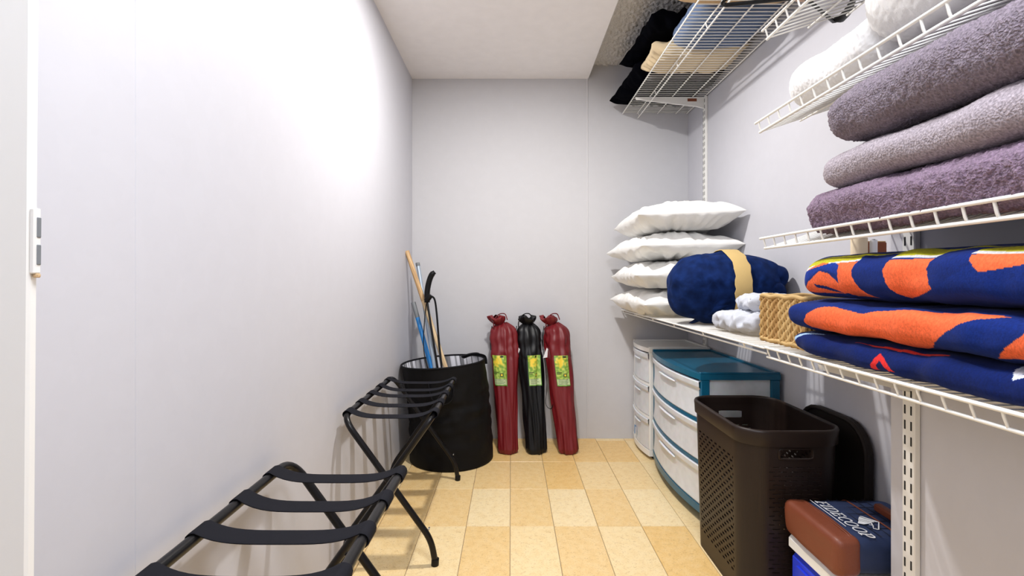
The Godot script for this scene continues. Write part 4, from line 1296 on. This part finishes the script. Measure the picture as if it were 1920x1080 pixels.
# ================= upper shelves =================
func top_things():
	var fluff := func(called: String, label: String, cat: String, grp: String, c: Vector3, h: Vector3, tilt: float, m: Material, sd: float, amp: float, na := 2.6):
		var o := thing(called, label, cat, c, grp)
		o.rotation.z = deg_to_rad(tilt)
		var msh := soft(h.x, h.y, h.z, na, 3.0, 110, 190, func(p, n, s, t):
			var q: Vector3 = p + Vector3(sd, sd * 2, 0)
			var w := noise(q, 7.0) * 0.007 + noise(q, 120.0) * amp + noise(q + Vector3(0, 3, 0), 230.0) * amp * 0.6
			var r: Vector3 = p + n * w
			if h.x > 0.1: r.y = clampf(r.y, -h.y, h.y)
			return r)
		part("cloth", msh, m, o)
		return o
	var near := 0.46
	var g := "purple bath towels on the middle shelf"
	# the middle shelf slopes up to the wall; each towel is folded with its round fold to the front
	var fold := func(label: String, m: Material, dfar: float, off: float, h: float, x: float, tl: float, sd: float, amp: float):
		var hx := 0.103
		var a := deg_to_rad(tl)
		var al := deg_to_rad(12.0)
		var ctr := Vector3(x, 1.033, 0) + Vector3(-sin(al), cos(al), 0) * (off + h / 2) + Vector3(cos(a), sin(a), 0) * hx
		ctr.z = -(dfar + near) / 2
		fluff.call("bath_towel", label, "towel", g, ctr, Vector3(hx, h / 2, dfar - near), tl, m, sd, amp, 3.8 if sd == 3.0 else 2.7)
	fold.call("lowest purple bath towel, resting on the wire shelf", M.mauve, 1.112, 0.003, 0.094, 0.662, 17.0, 3.0, 0.0035)
	fold.call("pale lilac grey bath towel in the middle of the purple stack", M.lilac, 1.045, 0.098, 0.082, 0.680, 13.0, 6.0, 0.0014)
	fold.call("topmost grey purple bath towel under the wire shelf", M.purple, 1.022, 0.182, 0.114, 0.690, 10.0, 9.0, 0.0026)
	# white rolls on the shelf above
	var g2 := "white rolled towels"
	fluff.call("rolled_towel", "smaller white rolled towel at the far end of its shelf", "towel", g2, Vector3(0.752, 1.433, -1.110), Vector3(0.056, 0.054, 0.31), 0.0, M.white_terry, 12.0, 0.0012, 2.2)
	fluff.call("rolled_towel", "larger white rolled towel cut off by the picture's top edge", "towel", g2, Vector3(0.758, 1.484, -0.77), Vector3(0.088, 0.088, 0.42), 0.0, M.white_terry, 15.0, 0.0015, 2.2)
	# high far shelf
	var Y := 1.9515
	var bp := single("dark_pillow", pillow(0.47, 0.50, 0.13, 4.4, 0.012, 48, 0.7), M.black_velvet, Vector3(0.822, Y + 0.0455, -2.655), "black pillow lying lowest on the high shelf at the back", "pillow", "black pillows on the high shelf")
	bp.rotation = Vector3(0, 0.05, 0.0)
	var bq := single("dark_pillow", pillow(0.47, 0.56, 0.12, 8.1, 0.014, 48, 0.6), M.black_velvet, Vector3(0.822, Y + 0.150, -2.385), "upper black pillow slumped over the cream pillow on the high shelf", "pillow", "black pillows on the high shelf")
	bq.rotation = Vector3(0.05, 0.03, 0.04)
	var cp := single("cream_pillow", pillow(0.43, 0.25, 0.105, 2.2, 0.010, 44, 0.7), M.cream, Vector3(0.838, Y + 0.037, -2.298), "cream pillow squeezed between black pillow and blue blanket", "pillow")
	cp.rotation = Vector3(0, -0.03, 0.0)
	var lay := func(called: String, label: String, c: Vector3, h: Vector3, m: Material, sd: float):
		var o := thing(called, label, "blanket", c)
		var msh := soft(h.x, h.y, h.z, 3.2, 3.0, 70, 60, func(p, n, s, t):
			var q: Vector3 = p + Vector3(sd, 0, sd)
			var r: Vector3 = p + n * (noise(q, 8.0) * 0.008 + noise(q, 30.0) * 0.0015)
			r.y = maxf(r.y, -h.y)
			return r)
		part("cloth", msh, m, o)
		part("fold_line", tube(smooth([Vector3(-h.x * 0.98, 0.004, -h.z * 0.36), Vector3(-h.x * 1.0, -0.002, 0), Vector3(-h.x * 0.98, 0.003, h.z * 0.36)], 6), 0.006, 8), m, o)
		return o
	lay.call("folded_blanket", "blue denim coloured folded blanket on the high shelf", Vector3(0.870, Y + 0.055, -2.012), Vector3(0.165, 0.055, 0.33), M.denim, 2.0)
	lay.call("folded_blanket", "tan folded blanket nearest on the high shelf", Vector3(0.815, Y + 0.062, -1.66), Vector3(0.225, 0.062, 0.36), M.tan, 6.0)
	var pb: Node3D = lay.call("folded_blanket", "pinkish beige folded blanket on the shelf with the hangers", Vector3(0.785, 1.702, -1.03), Vector3(0.105, 0.040, 0.44), M.pink, 4.0)
	pb.rotation.z = deg_to_rad(18)
	# black hangers lying on that shelf
	hanger("black hanger sticking out furthest over the shelf's front edge", Transform3D(Basis(Vector3(1, 0.10, 0).normalized(), Vector3(0.0, 0.12, 0.99).normalized(), Vector3(0, 1, -0.12).normalized()), Vector3(0.712, 1.632, -1.185)), 0.0048)
	var dir := Vector3(0.72, 0.12, -0.68).normalized()
	var fw := Vector3(0.60, 0.25, 0.72)
	fw = (fw - dir * fw.dot(dir)).normalized()
	hanger("black hanger with its wide shoulder hanging past the shelf's end", Transform3D(Basis(dir, fw, dir.cross(fw)), Vector3(0.727, 1.622, -1.19)), 0.0070)
	hanger("black hanger lying nearest the wall beside the pinkish blanket", Transform3D(Basis(dir, fw, dir.cross(fw)), Vector3(0.730, 1.632, -1.10)), 0.0070)

func hanger(label: String, t: Transform3D, r: float):
	var o := thing("clothes_hanger", label, "hanger", Vector3.ZERO, "black clothes hangers")
	o.transform = t
	# local x along the bar, local y towards the hook
	var loop := [Vector3(0, 0.105, 0), Vector3(0.10, 0.070, 0), Vector3(0.185, 0.030, 0), Vector3(0.208, 0.012, 0), Vector3(0.200, -0.004, 0), Vector3(0.17, -0.006, 0), Vector3(0, -0.006, 0), Vector3(-0.17, -0.006, 0), Vector3(-0.200, -0.004, 0), Vector3(-0.208, 0.012, 0), Vector3(-0.185, 0.030, 0), Vector3(-0.10, 0.070, 0), Vector3(0, 0.105, 0)]
	part("frame", tube(smooth(loop, 5), 0.0048, 8), M.black_plastic, o)
	if r > 0.006:
		for s in [-1, 1]:
			part("shoulder", tube(smooth([Vector3(s * 0.115, 0.062, 0), Vector3(s * 0.165, 0.040, 0), Vector3(s * 0.195, 0.022, 0), Vector3(s * 0.205, 0.006, 0)], 5), func(q): return 0.006 + 0.016 * q, 12, 0.45, Vector3(0, 0, 1)), M.black_plastic, o)
	var hook := [Vector3(0, 0.10, 0), Vector3(0, 0.14, 0), Vector3(0.018, 0.158, 0), Vector3(0.026, 0.178, 0), Vector3(0.012, 0.198, 0), Vector3(-0.012, 0.196, 0), Vector3(-0.022, 0.180, 0)]
	part("hook", tube(smooth(hook, 5), 0.0024, 8), M.steel, o)
